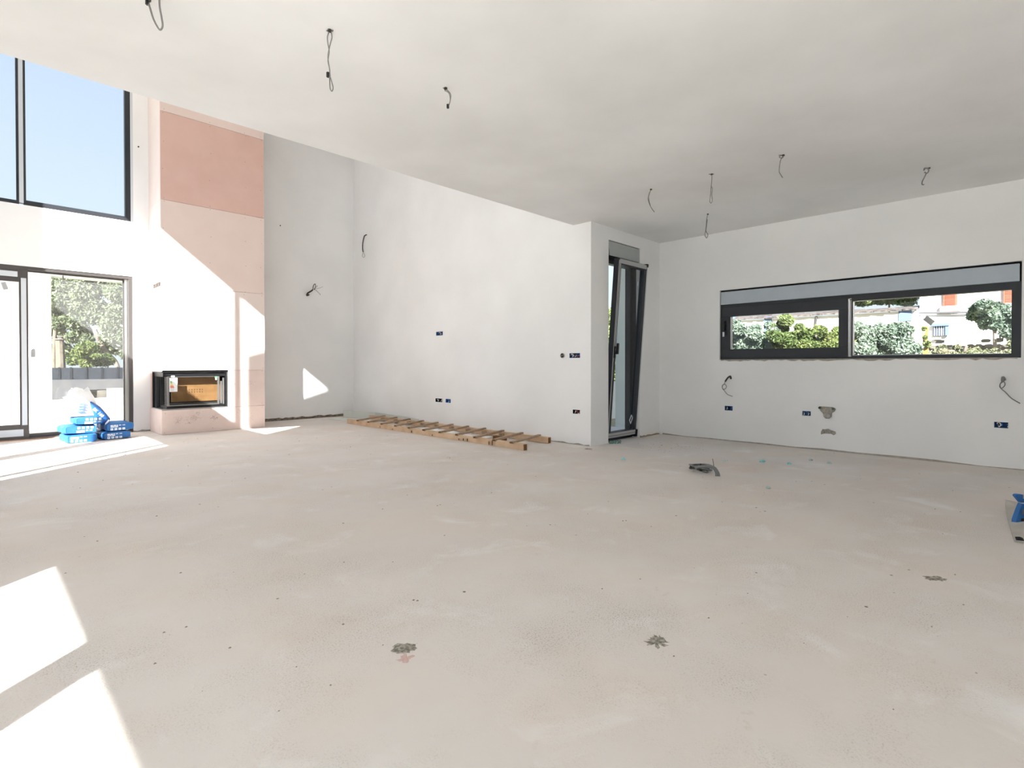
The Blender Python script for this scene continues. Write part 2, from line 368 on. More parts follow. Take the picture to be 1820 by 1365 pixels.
MB().prism(q, (0, .004, 0)).build('latch_sticker', FILMG, t, label='small grey rounded sticker beside the stile')
struct('trim_1', MB().box((-1.0, YL-.0, 0), (1.66, YL+.012, .012)), mat('brick_dust_sill', (.45, .25, .15), .9, col2=(.55, .36, .25), scale=12))

# ---- window_3 : long kitchen window
t = thing('window_3', None, None, kind='structure')
X0, X1 = XK+.03, XK+.11
MB().box((X0, .115, 1.07), (X1, 3.022, 1.095)).box((X0, .115, 1.76), (X1, 3.022, 1.80)).box((X0, .115, 1.095), (X1, .135, 1.76)).box((X0, 3.0, 1.095), (X1, 3.022, 1.76)).build('outer_frame', ALU, t)
# opening leaf on the left (y 1.53 .. 3.0)
lf = MB().box((X0-.015, 1.545, 1.095), (X1-.02, 3.0, 1.205)).box((X0-.015, 1.545, 1.637), (X1-.02, 3.0, 1.76)).box((X0-.015, 2.885, 1.205), (X1-.02, 3.0, 1.637)).box((X0-.015, 1.545, 1.205), (X1-.02, 1.64, 1.637))
lfo = lf.build('leaf_frame', ALU, t, bevel=.003)
MB().box((X0+.03, 1.64, 1.205), (X0+.036, 2.885, 1.637)).build('pane', GL, t)
hn = MB().box((X0-.03, 2.945, 1.455), (X0-.015, 2.972, 1.585)).box((X0-.055, 2.948, 1.535), (X0-.03, 2.97, 1.56)).box((X0-.062, 2.948, 1.435), (X0-.045, 2.97, 1.565))
hn.build('handle', BLACK, lfo, bevel=.003)
MB().box((X0-.0635, 2.949, 1.375), (X0-.045, 2.969, 1.435)).build('handle_film', FILM, lfo, label='pale film left on the handle tip')
# fixed pane on the right
MB().box((X0, .135, 1.095), (X1, .185, 1.76)).box((X0, .185, 1.725), (X1, 1.50, 1.76)).box((X0, .185, 1.095), (X1, 1.50, 1.112)).box((X0, 1.50, 1.095), (X1, 1.515, 1.76)).build('fixed_frame', ALU, t)
MB().box((X0+.01, 1.515, 1.10), (X0+.05, 1.535, 1.74)).build('edge_seal', FILM, t, label='pale seal strip beside the centre mullion')
MB().box((X0-.002, .2, 1.108), (X0+.004, 1.50, 1.115)).build('bead_strip', FILM, t)
MB().box((X0+.03, .185, 1.112), (X0+.036, 1.50, 1.725)).build('pane', GL, t)
q = [hx(1640, 568, X0+.026), hx(1648, 561, X0+.026), hx(1662, 571, X0+.026), hx(1654, 579, X0+.026)]
MB().prism(q, (.003, 0, 0)).build('sticker', FILMG, t, label='grey rectangular sticker, tilted on the right pane')
bx = thing('shutter_box', 'long pale grey-blue roller shutter box above the kitchen window', 'shutter box', (XK, 1.57, 1.8))
MB().box((XK+.006, .13, 1.80), (XK+.2, 3.012, 1.968)).build('front_panel', BOXP, bx, bevel=.006)
MB().box((XK+.03, .117, 1.80), (XK+.2, 3.02, 1.988)).build('casing', DARK, bx)
# rough mortar edge under the kitchen window
def jag(axis, p, u0, u1, z0, z1, proud, m, name, step=.05, amp=.5, down=True):
    n = max(3, int(abs(u1-u0)/step)); us = [u0+(u1-u0)*i/n for i in range(n+1)]; V = []; F = []
    for i, u in enumerate(us):
        w = amp*rng.random()*(z1-z0)
        a, b = (z0+w, z1) if down else (z0, z1-w)
        for z in (a, b):
            for q in (p, p+proud): V.append((q, u, z) if axis == 'x' else (u, q, z))
    for i in range(n):
        k = 4*i; j = k+4
        F += [(k+1, j+1, j+3, k+3), (k, k+2, j+2, j), (k+2, k+3, j+3, j+2), (k, j, j+1, k+1)]
    F += [(0, 1, 3, 2), (4*n, 4*n+2, 4*n+3, 4*n+1)]
    mb = MB(); mb.add(V, F); o = mb.build(name, m, kind='structure'); fix_normals(o); return o
jag('x', XK+.004, .14, 3.0, 1.045, 1.073, -.010, MORTL, 'trim_2', .05, .8)

# ---- window_2 : tall tilt window in the return wall
t = thing('window_2', None, None, kind='structure')
FY = YP+.115
MB().box((5.712, FY, 0), (5.765, FY+.08, 2.40)).box((6.40, FY, 0), (6.46, FY+.08, 2.40)).box((5.765, FY, 0), (6.40, FY+.08, .045)).box((5.765, FY, 2.335), (6.40, FY+.08, 2.40)).build('outer_frame', ALU, t)
sash = thing('tilted_sash', None, None, (0, FY, .05)); sash.parent = t
sx0, sx1, sh, fw = 5.748, 6.448, 2.315, .075
MB().box((sx0, -.07, 0), (sx0+fw, 0, sh)).box((sx1-fw, -.07, 0), (sx1, 0, sh)).box((sx0+fw, -.07, 0), (sx1-fw, 0, fw)).box((sx0+fw, -.07, sh-fw), (sx1-fw, 0, sh)).build('sash_frame', ALU, sash, world=False, bevel=.003)
MB().box((sx0+fw, -.04, fw), (sx1-fw, -.034, sh-fw)).build('sash_pane', GLT, sash, world=False)
MB().box((sx0+.03, -.074, sh-.058), (sx1-.02, -.069, sh-.004)).build('film_strip', FILMG, sash, world=False, label='grey film on the top rail')
each(MB().box((sx0+.01, -.074, .004), (sx1-.03, -.069, .028)).box((sx0+.01, -.074, .034), (sx1-.03, -.069, .066)), 'film_strip', FILMG, sash, world=False)
MB().box((sx1-.014, -.074, .08), (sx1+.004, -.02, sh-.07)).build('film_strip', FILM, sash, world=False)
each(MB().box((sx0+.012, -.074, .06), (sx0+.026, -.069, sh-.02)).box((sx0+.040, -.074, 1.2), (sx0+.054, -.069, sh-.06)), 'film_strip', FILMG, sash, world=False)
each(MB().box((sx1-.03, -.085, -.03), (sx1+.012, -.02, .07)).box((sx1-.03, -.082, sh-.03), (sx1+.006, 0, sh+.012)), 'hinge', BLACK, sash, world=False)
MB().box((6.452, YP+.055, .05), (6.4595, YP+.115, 2.4)).build('dark_reflection_strip', BLACK, t)  # black strip standing in for the dark reflection in the sash glass
MB().box((sx0+.02, -.09, 1.05), (sx0+.05, -.07, 1.20)).box((sx0+.02, -.13, 1.10), (sx0+.05, -.11, 1.24)).box((sx0+.025, -.12, 1.10), (sx0+.045, -.08, 1.13)).build('handle', BLACK, sash, world=False)
mb = MB(); mb.tube([(sx1-.15, -.045, .20), (sx1-.11, -.045, .27), (sx1-.08, -.045, .23), (sx1-.12, -.045, .15), (sx1-.15, -.045, .20)], .006, 5)
mb.build('tape_mark', FILM, sash, world=False)
mb = MB(); mb.box((sx1-.18, -.045, 2.02), (sx1-.165, -.043, 2.08)); mb.build('tape_mark', FILM, sash, world=False)
sash.rotation_euler = (math.radians(4.3), 0, 0)
bx = thing('shutter_box', 'short grey roller shutter box above the tall tilted window', 'shutter box', (6.08, YP, 2.4))
MB().prism([(5.725, YP+.006, 2.50), (5.745, YP+.006, 2.45), (5.75, YP+.006, 2.41), (6.452, YP+.006, 2.41), (6.452, YP+.006, 2.588), (5.725, YP+.006, 2.588)], (0, .1, 0)).build('front_panel', BOXG, bx)
MB().box((5.713, YP+.02, 2.402), (6.459, YP+.18, 2.599)).build('casing', DARK, bx)
MB().box((6.458, YP-.002, 0), (6.47, YP+.11, 2.4)).build('trim_3', PL, kind='structure')

# ---- rough joints between floor and walls
jag('y', YL2, 3.32, 5.2, 0, .055, -.012, mat('open_joint', (.10, .08, .065), .95, col2=(.28, .24, .2), scale=22), 'baseboard_north', .06, .4, False)
jag('x', XK, 3.85, -3.4, 0, .022, -.006, MORTL, 'baseboard_kitchen', .33, .8, False)
jag('x', XW, YP+.02, 5.6, 0, .02, -.01, MORTAR, 'baseboard_east', .08, .8, False)
jag('y', YP, 6.47, 6.98, 0, .03, -.016, mat('sandy_dust', (.36, .29, .21), .95), 'baseboard_return', .05, .6, False)
jag('y', YL, 1.685, 1.893, 0, .03, -.01, MORTAR, 'baseboard_door', .05, .6, False)

# ================================================================= CHIMNEY BREAST WITH FIREPLACE
CX0, CX1, CY = 1.893, 3.318, 8.877
ch = thing('chimney_breast', 'tall chimney breast clad in pink fire-rated boards, patched with sunlight', 'chimney', (2.6, 9.2, 0))
ob = .0125
core = MB()
core.box((CX0+ob, CY+ob, 0), (CX1-ob, YL, .345)).box((CX0+ob, CY+ob, .925), (CX1-ob, YL, 5.8)).box((2.775, CY+ob, .345), (CX1-ob, YL, .925)).box((CX0+ob, 9.46, .345), (2.775, YL, .925))
core.build('casing_core', mat('joint_shadow_board', (.55, .40, .35), .9), ch)
g = .0022
def board(x0, x1, z0, z1, m): return MB().box((x0+g, CY, z0+g), (x1-g, CY+ob, z1-g)).build('panel', m, ch, bevel=.0015)
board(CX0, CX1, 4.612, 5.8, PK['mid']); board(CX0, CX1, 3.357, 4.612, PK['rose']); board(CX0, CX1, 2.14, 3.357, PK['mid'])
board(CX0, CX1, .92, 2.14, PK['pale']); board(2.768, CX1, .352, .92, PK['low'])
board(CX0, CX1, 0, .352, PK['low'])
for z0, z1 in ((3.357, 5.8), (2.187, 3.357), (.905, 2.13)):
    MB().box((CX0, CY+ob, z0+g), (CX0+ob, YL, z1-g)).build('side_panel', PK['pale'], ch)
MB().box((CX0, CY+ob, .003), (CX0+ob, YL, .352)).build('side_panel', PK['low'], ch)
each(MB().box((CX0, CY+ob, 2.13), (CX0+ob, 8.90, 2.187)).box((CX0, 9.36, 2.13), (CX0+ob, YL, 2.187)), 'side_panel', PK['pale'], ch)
MB().box((CX0+.003, 8.90, 2.134), (CX0+.0125, 9.36, 2.183)).build('vent_grille', mat('vent_brown', (.045, .03, .024), .7), ch, label='brown air vent slot on the chimney side')
each(MB().box((CX0-.003, 9.0, 2.14), (CX0+.006, 9.02, 2.178)).box((CX0-.003, 9.16, 2.14), (CX0+.006, 9.18, 2.178)), 'vent_clip', mat('vent_screw', (.12, .1, .09), .5), ch)
# screws and scratch marks
sc_ = MB()
def disc(mb, x, z, r, y=CY): mb.add([(x+r*math.cos(a), y-.0006, z+r*math.sin(a)) for a in [k*math.pi/3 for k in range(6)]], [tuple(range(6))])
for (x0, x1, z0, z1) in ((CX0, CX1, 4.612, 5.1), (CX0, CX1, 3.357, 4.612), (CX0, CX1, 2.14, 3.357), (CX0, CX1, .92, 2.14), (2.768, CX1, .352, .92), (CX0, CX1, 0, .352)):
    w = x1-x0
    for fx in ((.03, .45, .60 if False else .80, .97) if w > 1 else (.08, .93)):
        k = max(2, int((z1-z0)/.26))
        for i in range(k): disc(sc_, x0+w*fx+rng.normal(0, .008), z0+.03+(z1-z0-.06)*i/(k-1)+rng.normal(0, .012), .0045)
for x in np.linspace(2.05, 3.2, 6): disc(sc_, x, 1.45+rng.normal(0, .01), .0045)
sc_.build('screw_heads', mat('screw_grey', (.12, .09, .085), .6), ch, kind='stuff')
sp = MB()
for cx, cz, sx, sz, n in ((2.10, .20, .05, .05, 60), (2.30, .215, .08, .045, 110), (2.36, .29, .04, .03, 35), (2.58, .20, .05, .035, 80), (2.24, .15, .04, .015, 30), (2.95, .26, .05, .05, 35), (3.10, .72, .04, .03, 30), (3.08, .17, .05, .07, 30), (2.74, .22, .05, .04, 26), (2.85, .72, .02, .05, 20)):
    for i in range(n): disc(sp, np.clip(cx+rng.normal(0, sx*.6), CX0+.02, CX1-.02), cz+rng.normal(0, sz*.6), .0018+.0022*rng.random())
sp.build('scuff_marks', mat('scuff_grey', (.42, .32, .30), .9), ch, kind='stuff')

fi = thing('fireplace_insert', 'black corner fireplace insert with orange-brown board behind its glass', 'fireplace', (2.33, 9.15, .352))
x0, x1, z0, z1, yb = CX0, 2.766, .354, .905, 9.44
MB().box((x0, CY, z0), (x1, yb, z0+.012)).build('base_plate', STEEL, fi, label='light steel base plate')
MB().box((x0, CY+.0, z1-.012), (x1, yb, z1)).box((x0+.02, CY+.02, z1-.075), (x1-.02, yb, z1-.012)).build('top_hood', BLACK, fi)
MB().box((x0, yb-.02, z0+.012), (x1, yb, z1-.012)).build('rear_panel', BLACK, fi)
MB().box((x1-.012, CY, z0+.012), (x1, yb, z1-.012)).build('right_cheek', STEEL, fi)
MB().box((x1-.034, CY+.006, z0+.012), (x1-.012, yb, z1-.012)).build('right_cheek_lining', BLACK, fi)
each(MB().box((x1-.10, CY+.03, z0+.06), (x1-.075, CY+.05, z1-.15)).box((x1-.065, CY+.03, z0+.05), (x1-.045, CY+.05, z1-.1)), 'inner_rail', STEEL, fi)
MB().box((x0+.07, CY+.03, z0+.012), (x1-.04, CY+.42, z0+.055)).build('hearth_sill', BLACK, fi, bevel=.006)
MB().box((x0+.12, CY+.07, z0+.055), (x1-.08, CY+.16, z0+.085)).build('grate', mat('cast_iron', (.06, .06, .06), .5, .5), fi)
vb = MB().box((2.045, CY+.14, .455), (2.70, CY+.16, .835)).build('backing_board', VERM, fi, label='orange-brown fibre board with two rows of holes')
hl = MB()
for r in (0, 1):
    for k in range(6): x = 2.27+.035*k; z = .625-.036*r; hl.box((x, CY+.138, z), (x+.010, CY+.141, z+.012))
hl.build('vent_holes', DARK, vb, kind='stuff')
sm = MB()
for k in range(1, 5): sm.box((2.045, CY+.139, .455+.076*k), (2.70, CY+.1405, .4565+.076*k))
for k in range(5):
    for xx in ((2.20, 2.50) if k % 2 else (2.34, 2.62)): sm.box((xx, CY+.139, .455+.076*k), (xx+.002, CY+.1405, .455+.076*(k+1)))
sm.build('brick_joint_lines', mat('joint_line', (.11, .055, .02), .9), vb, kind='stuff')
df = MB().box((x0+.075, CY+.02, z0+.05), (x0+.098, CY+.04, z1-.07)).box((x1-.14, CY+.02, z0+.05), (x1-.115, CY+.04, z1-.07)).box((x0+.098, CY+.02, z1-.082), (x1-.14, CY+.04, z1-.07)).box((x0+.098, CY+.02, z0+.05), (x1-.14, CY+.04, z0+.064))
df.build('door_frame', mat('chrome_edge', (.35, .34, .33), .3, .8), fi)
MB().box((x0+.098, CY+.028, z0+.064), (x1-.14, CY+.032, z1-.082)).build('front_glass', GL, fi)
MB().box((x0+.075, CY+.04, z0+.05), (x0+.079, CY+.40, z1-.07)).build('side_glass', GL, fi)
each(MB().box((x0+.07, CY+.40, z0+.012), (x0+.10, CY+.43, z1-.012)).box((x0+.03, yb-.1, z0+.012), (x0+.07, yb-.02, z1-.012)), 'side_post', mat('dark_steel_post', (.07, .07, .075), .35, .6), fi)
lb = MB().box((1.993, CY+.014, .613), (2.093, CY+.019, .812)).build('energy_label', PAPERW, fi, label='white energy label with coloured rating bars')
for k, m in enumerate((GRN, GRN, YEL, mat('orange_ink', (.85, .35, .05), .6), RED, RED)):
    z = .765-.017*k; MB().prism([(2.003, CY+.013, z), (2.018+.006*k, CY+.013, z), (2.024+.006*k, CY+.013, z-.006), (2.018+.006*k, CY+.013, z-.012), (2.003, CY+.013, z-.012)], (0, .0012, 0)).build('rating_bar', m, lb)
MB().box((2.005, CY+.013, .793), (2.024, CY+.0142, .803)).box((2.03, CY+.013, .793), (2.08, CY+.0142, .801)).build('label_heading', PRINTB, lb)
ll = MB()
for k in range(5): ll.box((2.005, CY+.013, .655-.008*k), (2.05, CY+.0142, .658-.008*k))
ll.box((2.065, CY+.013, .75), (2.078, CY+.0142, .757)); ll.build('label_print', mat('light_grey_print', (.5, .52, .55), .6), lb, kind='stuff')
MB().box((2.015, CY+.014, .825), (2.058, CY+.019, .845)).build('name_tag', PAPERW, fi, label='small white tag above the energy label')
q = MB(); q.add([(2.605+.02*math.cos(a), CY+.017, .815+.015*math.sin(a)) for a in np.linspace(0, 2*math.pi, 9)[:-1]], [tuple(range(8))]); q.build('round_sticker', GRN, fi)
MB().box((2.595, CY+.015, .775), (2.615, CY+.018, .802)).build('white_sticker', PAPERW, fi)

# ================================================================= CEILING CABLES
def cable_thing(label, anchor, strands, clips=(), r=.0045, name='ceiling_cable', cat='cable', rose=True, mats=None, group='loose cable ends hanging from the ceiling'):
    t = thing(name, label, cat, anchor, group=group)
    for i, s in enumerate(strands):
        MB().tube(spline(s, 5), r if not isinstance(r, (list, tuple)) else r[i], 6).build('strand', (mats[i] if mats else CABLE), t, smooth=True)
    if rose:
        MB().tube([Vector(anchor)+Vector((0, 0, .0)), Vector(anchor)-Vector((0, 0, .010))], .011, 8).build('hole_rim', CABLED, t)
    for c in clips:
        MB().tube([Vector(c)-Vector((0, 0, .012)), Vector(c)+Vector((0, 0, .012))], .009, 6).build('clip', CLIP, t)
    return t
def hang(label, ax, ay, px, clips=(), r=.0045, mats=None, extra=None):
    a = hz(ax, ay, H); st = []
    for s in px: st.append([hd(x, y, a) for x, y in s])
    for s in st:
        for k, p in enumerate(s):
            if p.z > H-.002: p.z = H-.002
    return cable_thing(label, a, st, [hd(x, y, a) for x, y in clips], r, mats=mats)
a = Vector((.607, 3.066, H))
hang('long U-shaped grey cable loop hanging at the top left of the ceiling', 264, -2, [[(262, -1), (266, 12), (272, 32), (280, 48), (285, 53), (289, 46), (287, 30), (284, 14), (283, -2)]], [(262, 4)], .0042)
hang('longest dangling ceiling cable, at upper left, with black clip and small end loop', 586, 53, [[(585, 56), (582, 66), (583, 78), (585, 92), (583, 108), (586, 124), (586, 136), (586, 148), (587, 158), (590, 162), (592, 156), (590, 147), (587, 137)],
     [(588, 54), (590, 66), (587, 78), (584, 92), (583, 104), (585, 118), (587, 136)], [(580, 55), (585, 51), (592, 54), (588, 57)]], [(583, 133)], .0030)
hang('short hooked cable end near the middle of the ceiling', 792, 156, [[(792, 155), (793, 159), (798, 163), (801, 168), (801, 175), (799, 184), (796, 190)], [(790, 161), (795, 163), (799, 168), (800, 180), (796, 189), (795, 193)], [(787, 154), (790, 153), (793, 156)]], [(796, 189)], .0030)
hang('thin cable end bowed to the left, leftmost of the group over the kitchen', 1157, 336, [[(1158, 335), (1154, 343), (1152, 353), (1154, 362), (1158, 370), (1163, 377)], [(1157, 337), (1153, 349), (1154, 358), (1156, 366)]], (), .0034)
hang('straight dangling cable with a loop at its end, middle of the kitchen group', 1265, 309, [[(1265, 308), (1265, 320), (1264, 332), (1263, 345), (1262, 354), (1262, 359), (1264, 361), (1266, 356), (1265, 346), (1266, 336), (1264, 330)], [(1260, 310), (1265, 308), (1269, 307)]], (), .0034)
hang('dangling cable with teardrop end loop, nearest the kitchen window wall', 1258, 380, [[(1258, 380), (1256, 390), (1255, 402), (1254, 411), (1253, 418), (1256, 423), (1258, 417), (1255, 411), (1256, 400), (1257, 390)]], (), .0045)
hang('curled cable end with a bunched knot where it leaves the ceiling', 1392, 275, [[(1394, 275), (1389, 276), (1385, 279), (1390, 281), (1393, 277), (1388, 283), (1386, 292), (1385, 305), (1388, 311), (1391, 316)], [(1384, 276), (1391, 274), (1395, 277)]], (), .0036)
hang('rightmost ceiling cable end, looped into a ring with a hooked tip', 1651, 298, [[(1653, 297), (1648, 297), (1643, 299), (1642, 303), (1645, 299), (1650, 301), (1650, 305), (1647, 308), (1643, 306), (1646, 308), (1643, 315), (1639, 323), (1639, 328), (1642, 328)]], (), .0048)

# ---- cables and stubs on the walls
a = Vector((XW, 9.238, 3.502))
cable_thing('dark conduit end bowed along the big white wall, high in its left corner', a,
            [[hx(652, 417, XW), hx(648, 419, XW-.03), hd(646, 425, a), hd(644.5, 434, a), hd(644.5, 443, a), hd(645.5, 448, a)],
             [hd(645.5, 448, a), hd(648, 453, a), hd(648, 456, a), hd(646, 457.5, a), hd(644, 455, a), hd(645, 449, a)]], (), (.010, .0035), 'wall_cable', 'cable', False, [CABLED, CABLE], None)
a = hy(548, 525, YL2)
bk = (0, -.05, 0)
def hyb(x, y, k=.06): return hy(x, y, YL2-k)
cable_thing('ribbed conduit stub with splayed wires on the wall right of the chimney', a,
            [[hyb(549, 524, 0), hyb(545.5, 525, .03), hyb(547, 521, .05), hyb(552, 518, .07), hyb(556, 515, .08)],
             [hyb(556, 515, .08), hyb(557, 508, .08), hyb(560, 504.5, .08), hyb(561, 509, .08), hyb(558, 515, .08), hyb(562, 511, .08), hyb(564, 508, .08)],
             [hyb(560, 514, .08), hyb(563, 509, .08)], [hyb(562, 513, .08), hyb(568, 512, .08), hyb(574, 509.5, .08)], [hyb(561, 515, .08), hyb(566, 520, .08), hyb(570, 524, .08)]],
            (), (.014, .006, .010, .0026, .0040), 'wall_cable', 'cable', False, [CABLED, CABLED, WIREW, CABLE, CABLE], None)
def hxb(x, y, k=.05): return hx(x, y, XK-k)
cable_thing('grey conduit elbow and ringed cable below the left end of the kitchen window', hx(1298, 672, XK),
            [[hxb(1299, 673, 0), hxb(1298, 669, .03), hxb(1294, 671, .05), hxb(1291, 675, .06), hxb(1289, 678, .06)],
             [hxb(1289, 678, .06), hxb(1287, 683, .06), hxb(1284, 685, .06), hxb(1284, 690, .06), hxb(1287, 692, .06), hxb(1290, 690, .06), hxb(1291, 686, .06), hxb(1288, 683, .06), hxb(1285, 684, .06), hxb(1284, 690, .06), hxb(1288, 695, .05), hxb(1293, 701, .04), hxb(1302, 704.5, .03)]],
            (), (.012, .0048), 'wall_cable', 'cable', False, [CABLED, COND], None)
cable_thing('grey conduit stub with looped cable below the right end of the kitchen window', hx(1783, 674, XK),
            [[hxb(1785, 675, 0), hxb(1783, 671, .03), hxb(1782, 674, .05), hxb(1782, 679, .06)],
             [hxb(1782, 679, .06), hxb(1778, 682, .06), hxb(1777, 687, .06), hxb(1780, 690, .06), hxb(1785, 686, .06), hxb(1786, 681, .06), hxb(1782, 678, .06), hxb(1777.5, 683, .06), hxb(1779, 690, .06), hxb(1787, 697, .05), hxb(1798, 708, .04), hxb(1813, 717, .03)]],
            (), (.014, .0048), 'wall_cable', 'cable', False, [COND, COND], None)

# ================================================================= SOCKET BOXES
def socket(axis, wallp, sgn, u0, u1, z0, z1, label, inner, wires, group='recessed wall boxes waiting for sockets'):
    t = thing('socket_box', label, 'wall box', (wallp, (u0+u1)/2, z0), group=group)
    D = .05; w = .004; b = MB()
    b.box((wallp+D, u0, z0), (wallp+D+w, u1, z1)).box((wallp+.002, u0+.0005, z0+.0005), (wallp+D, u0+w, z1-.0005)).box((wallp+.002, u1-w, z0+.0005), (wallp+D, u1-.0005, z1-.0005))
    b.box((wallp+.002, u0+w, z0+.0005), (wallp+D, u1-w, z0+w)).box((wallp+.002, u0+w, z1-w), (wallp+D, u1-w, z1-.0005)); b.build('back_box', inner, t)
    b = MB(); um = (u0+u1)/2; b.box((wallp+.008, um-.004, z0+.004), (wallp+.02, um+.004, z1-.004)); b.build('divider', CLIP, t)
    W_, Hh = u1-u0, z1-z0
    for k, (m, pts) in enumerate(wires):
        MB().tube(spline([(wallp+d, u1-W_*a, z0+Hh*c) for d, a, c in pts], 5), .0045, 6).build('wire', m, t, smooth=True)
    return t
loopw = lambda a, c, r=.2: [(.045, a, c), (.01, a-r*.5, c+r), (.004, a, c+r*1.6), (.004, a+r*.5, c+r*.3), (.008, a, c-r), (.04, a-r*.2, c-.1)]
hk = lambda a, c: [(.045, a, c), (.012, a+.06, c+.2), (.004, a+.12, c-.05), (.004, a+.02, c-.3)]
U0 = 'dark blue recessed wall box '
socket('x', XW, 1, *sock_e[0], U0+'at switch height on the left part of the white wall', BLUEB, [(WIREW, loopw(.55, .5)), (WIREB, hk(.8, .5)), (WIREB, hk(.2, .6))])
socket('x', XW, 1, *sock_e[1], U0+'low on the white wall, left one of a close pair', DARK, [(WIREW, loopw(.3, .45)), (WIREW, hk(.75, .5)), (WIREB, hk(.25, .7))])
socket('x', XW, 1, *sock_e[2], 'bright blue nearly square wall box, right one of a close pair', mat('bright_blue_box', (.02, .14, .45), .5), [(WIREB, loopw(.6, .6)), (WIREW, hk(.5, .35))])
socket('x', XW, 1, *sock_e[3], 'wide wall box with coiled white and red wires near the wall corner, upper', BLUEB, [(WIREW, loopw(.25, .45, .25)), (CABLED, loopw(.5, .5, .2)), (WIREW, hk(.5, .5)), (WIRER, [(.03, .6, .2), (.004, .75, .35), (.004, .97, .45)]), (WIREB, hk(.85, .7))])
socket('x', XW, 1, *sock_e[4], 'small wall box with dark red wiring near the wall corner, lower', DARK, [(WIRER, loopw(.55, .5, .2)), (WIREW, hk(.25, .5)), (WIREW, [(.04, .5, .1), (.004, .7, .12), (.004, .95, .1)]), (CABLE, hk(.85, .6))])
socket('x', XK, 1, *sock_k[0], 'blue and black wall box low under the left end of the kitchen window', BLUEB, [(WIREW, hk(.2, .5)), (WIREB, hk(.75, .6)), (CLIP, loopw(.45, .5, .2))])
socket('x', XK, 1, *sock_k[1], 'blue wall box just left of the grey plumbing patches', BLUEB, [(WIREB, loopw(.5, .55, .2)), (WIREW, hk(.12, .4)), (WIREW, hk(.65, .45))])
socket('x', XK, 1, *sock_k[2], 'blue wall box with a curled white wire at the far right of the kitchen wall', BLUEB, [(WIREW, loopw(.35, .45, .28)), (WIREB, loopw(.5, .5, .16)), (WIREW, hk(.92, .5))])
t = thing('conduit_hole', 'small round dark conduit hole left of the upper corner wall box', 'conduit', (XW, 4.347, 1.12))
q = hx(1000, 632, XW)
MB().tube([q+Vector((-.001, 0, 0)), q+Vector((-.012, 0, 0))], .033, 10).build('rim', MORTAR, t)
MB().tube([q+Vector((-.011, 0, 0)), q+Vector((-.014, 0, 0))], .025, 10).build('bore', DARK, t)
MB().tube(spline([q+Vector((-.012, .012, .01)), q+Vector((-.03, .004, -.012)), q+Vector((-.03, -.014, -.004)), q+Vector((-.014, -.016, .008))], 5), .006, 6).build('wire', CABLE, t, smooth=True)
# small nail marks on the walls
for n_, p, ax in (('nail', hy(498, 401, YL2), 'y'), ('nail', hy(246, 261, YL), 'y')):
    mb = MB(); mb.tube([p, p+Vector((0, -.012, 0))], .010, 6)
    tag(mb.build(n_, DARK), 'dark nail hole high on the wall right of the chimney' if p.x > 3 else 'dark nail hole high on the wall between upper window and chimney', 'nail')

# ================================================================= PLUMBING PATCHES
def blob(px, k=.004, X=XK):
    pts = [hx(x, y, X) for x, y in px]; return MB().prism([p+Vector((-k, 0, 0)) for p in pts], (k, 0, 0))
t = thing('plumbing_outlet', 'triangular grey mortar patch with tap stubs and drain below the kitchen window', 'plumbing', hx(1470, 740, XK))
o = blob([(1456, 722), (1480, 723.5), (1486, 727), (1484, 731), (1479, 734), (1478, 741), (1474, 744), (1468, 744), (1464, 741), (1463, 735), (1458, 730)]).build('mortar_patch', MORTAR, t); fix_normals(o)
for x, y, m in ((1458, 724.5, mat('dark_green_plug', (.01, .05, .035), .4)), (1482, 726.5, mat('green_grey_plug', (.12, .15, .12), .5))):
    p = hx(x, y, XK); MB().tube([p, p+Vector((-.035, 0, 0))], .014, 10).build('tap_stub', m, t, smooth=False)
p = hx(1461.5, 725, XK); MB().tube([p, p+Vector((-.012, 0, 0))], .012, 10).build('brass_ring', mat('brass', (.35, .28, .15), .4, .6), t)
p = hx(1473, 739, XK); MB().tube([p, p+Vector((-.03, 0, 0))], .026, 14).build('drain_pipe', mat('pipe_grey', (.30, .29, .28), .5), t)
MB().tube([p+Vector((-.0305, 0, 0)), p+Vector((-.032, 0, 0))], .019, 14).build('drain_cap', mat('cap_grey', (.40, .385, .37), .5), t)
t = thing('plumbing_outlet', 'lower grey mortar patch with two capped stubs, near the kitchen floor', 'plumbing', hx(1472, 768, XK))
o = blob([(1459, 768), (1462, 762.5), (1466, 763), (1472, 762), (1478, 765), (1485, 767), (1486, 771), (1482, 773.5), (1477, 771), (1466, 770.5), (1459, 772)]).build('mortar_patch', MORTAR, t); fix_normals(o)
for x, y in ((1463.5, 768), (1482, 770)):
    p = hx(x, y, XK); MB().tube([p, p+Vector((-.022, 0, 0))], .015, 10).build('tap_stub', MORTL, t)

# ================================================================= LADDER ON THE FLOOR
ld = thing('wooden_ladder', 'home-made timber ladder of eleven battens lying along the white wall', 'ladder', (4.8, 6.4, 0))
def rail(p, q, w, h, z0):
    mb = MB(); n = 8; P0, Q0 = Vector(p), Vector(q)
    for i in range(n+1):
        c = P0.lerp(Q0, i/n); j = .003*math.sin(i*2.1)
        for dx, z in ((-w/2+j, z0), (w/2+j, z0), (w/2+j, z0+h), (-w/2+j, z0+h)): mb.v.append((c.x+dx, c.y, z))
    for i in range(n):
        for k in range(4): mb.f.append((4*i+k, 4*i+(k+1) % 4, 4*i+4+(k+1) % 4, 4*i+4+k))
    mb.f += [(3, 2, 1, 0), (4*n, 4*n+1, 4*n+2, 4*n+3)]; return mb
o = rail((4.525, 8.40, 0), (4.545, 4.27, 0), .055, .074, .001).build('rail', PINE, ld); fix_normals(o)
MB().box((4.520, 4.264, .004), (4.570, 4.269, .072)).build('rail_end', ENDG, o, label='dark sawn end of the near rail')
kn = MB()
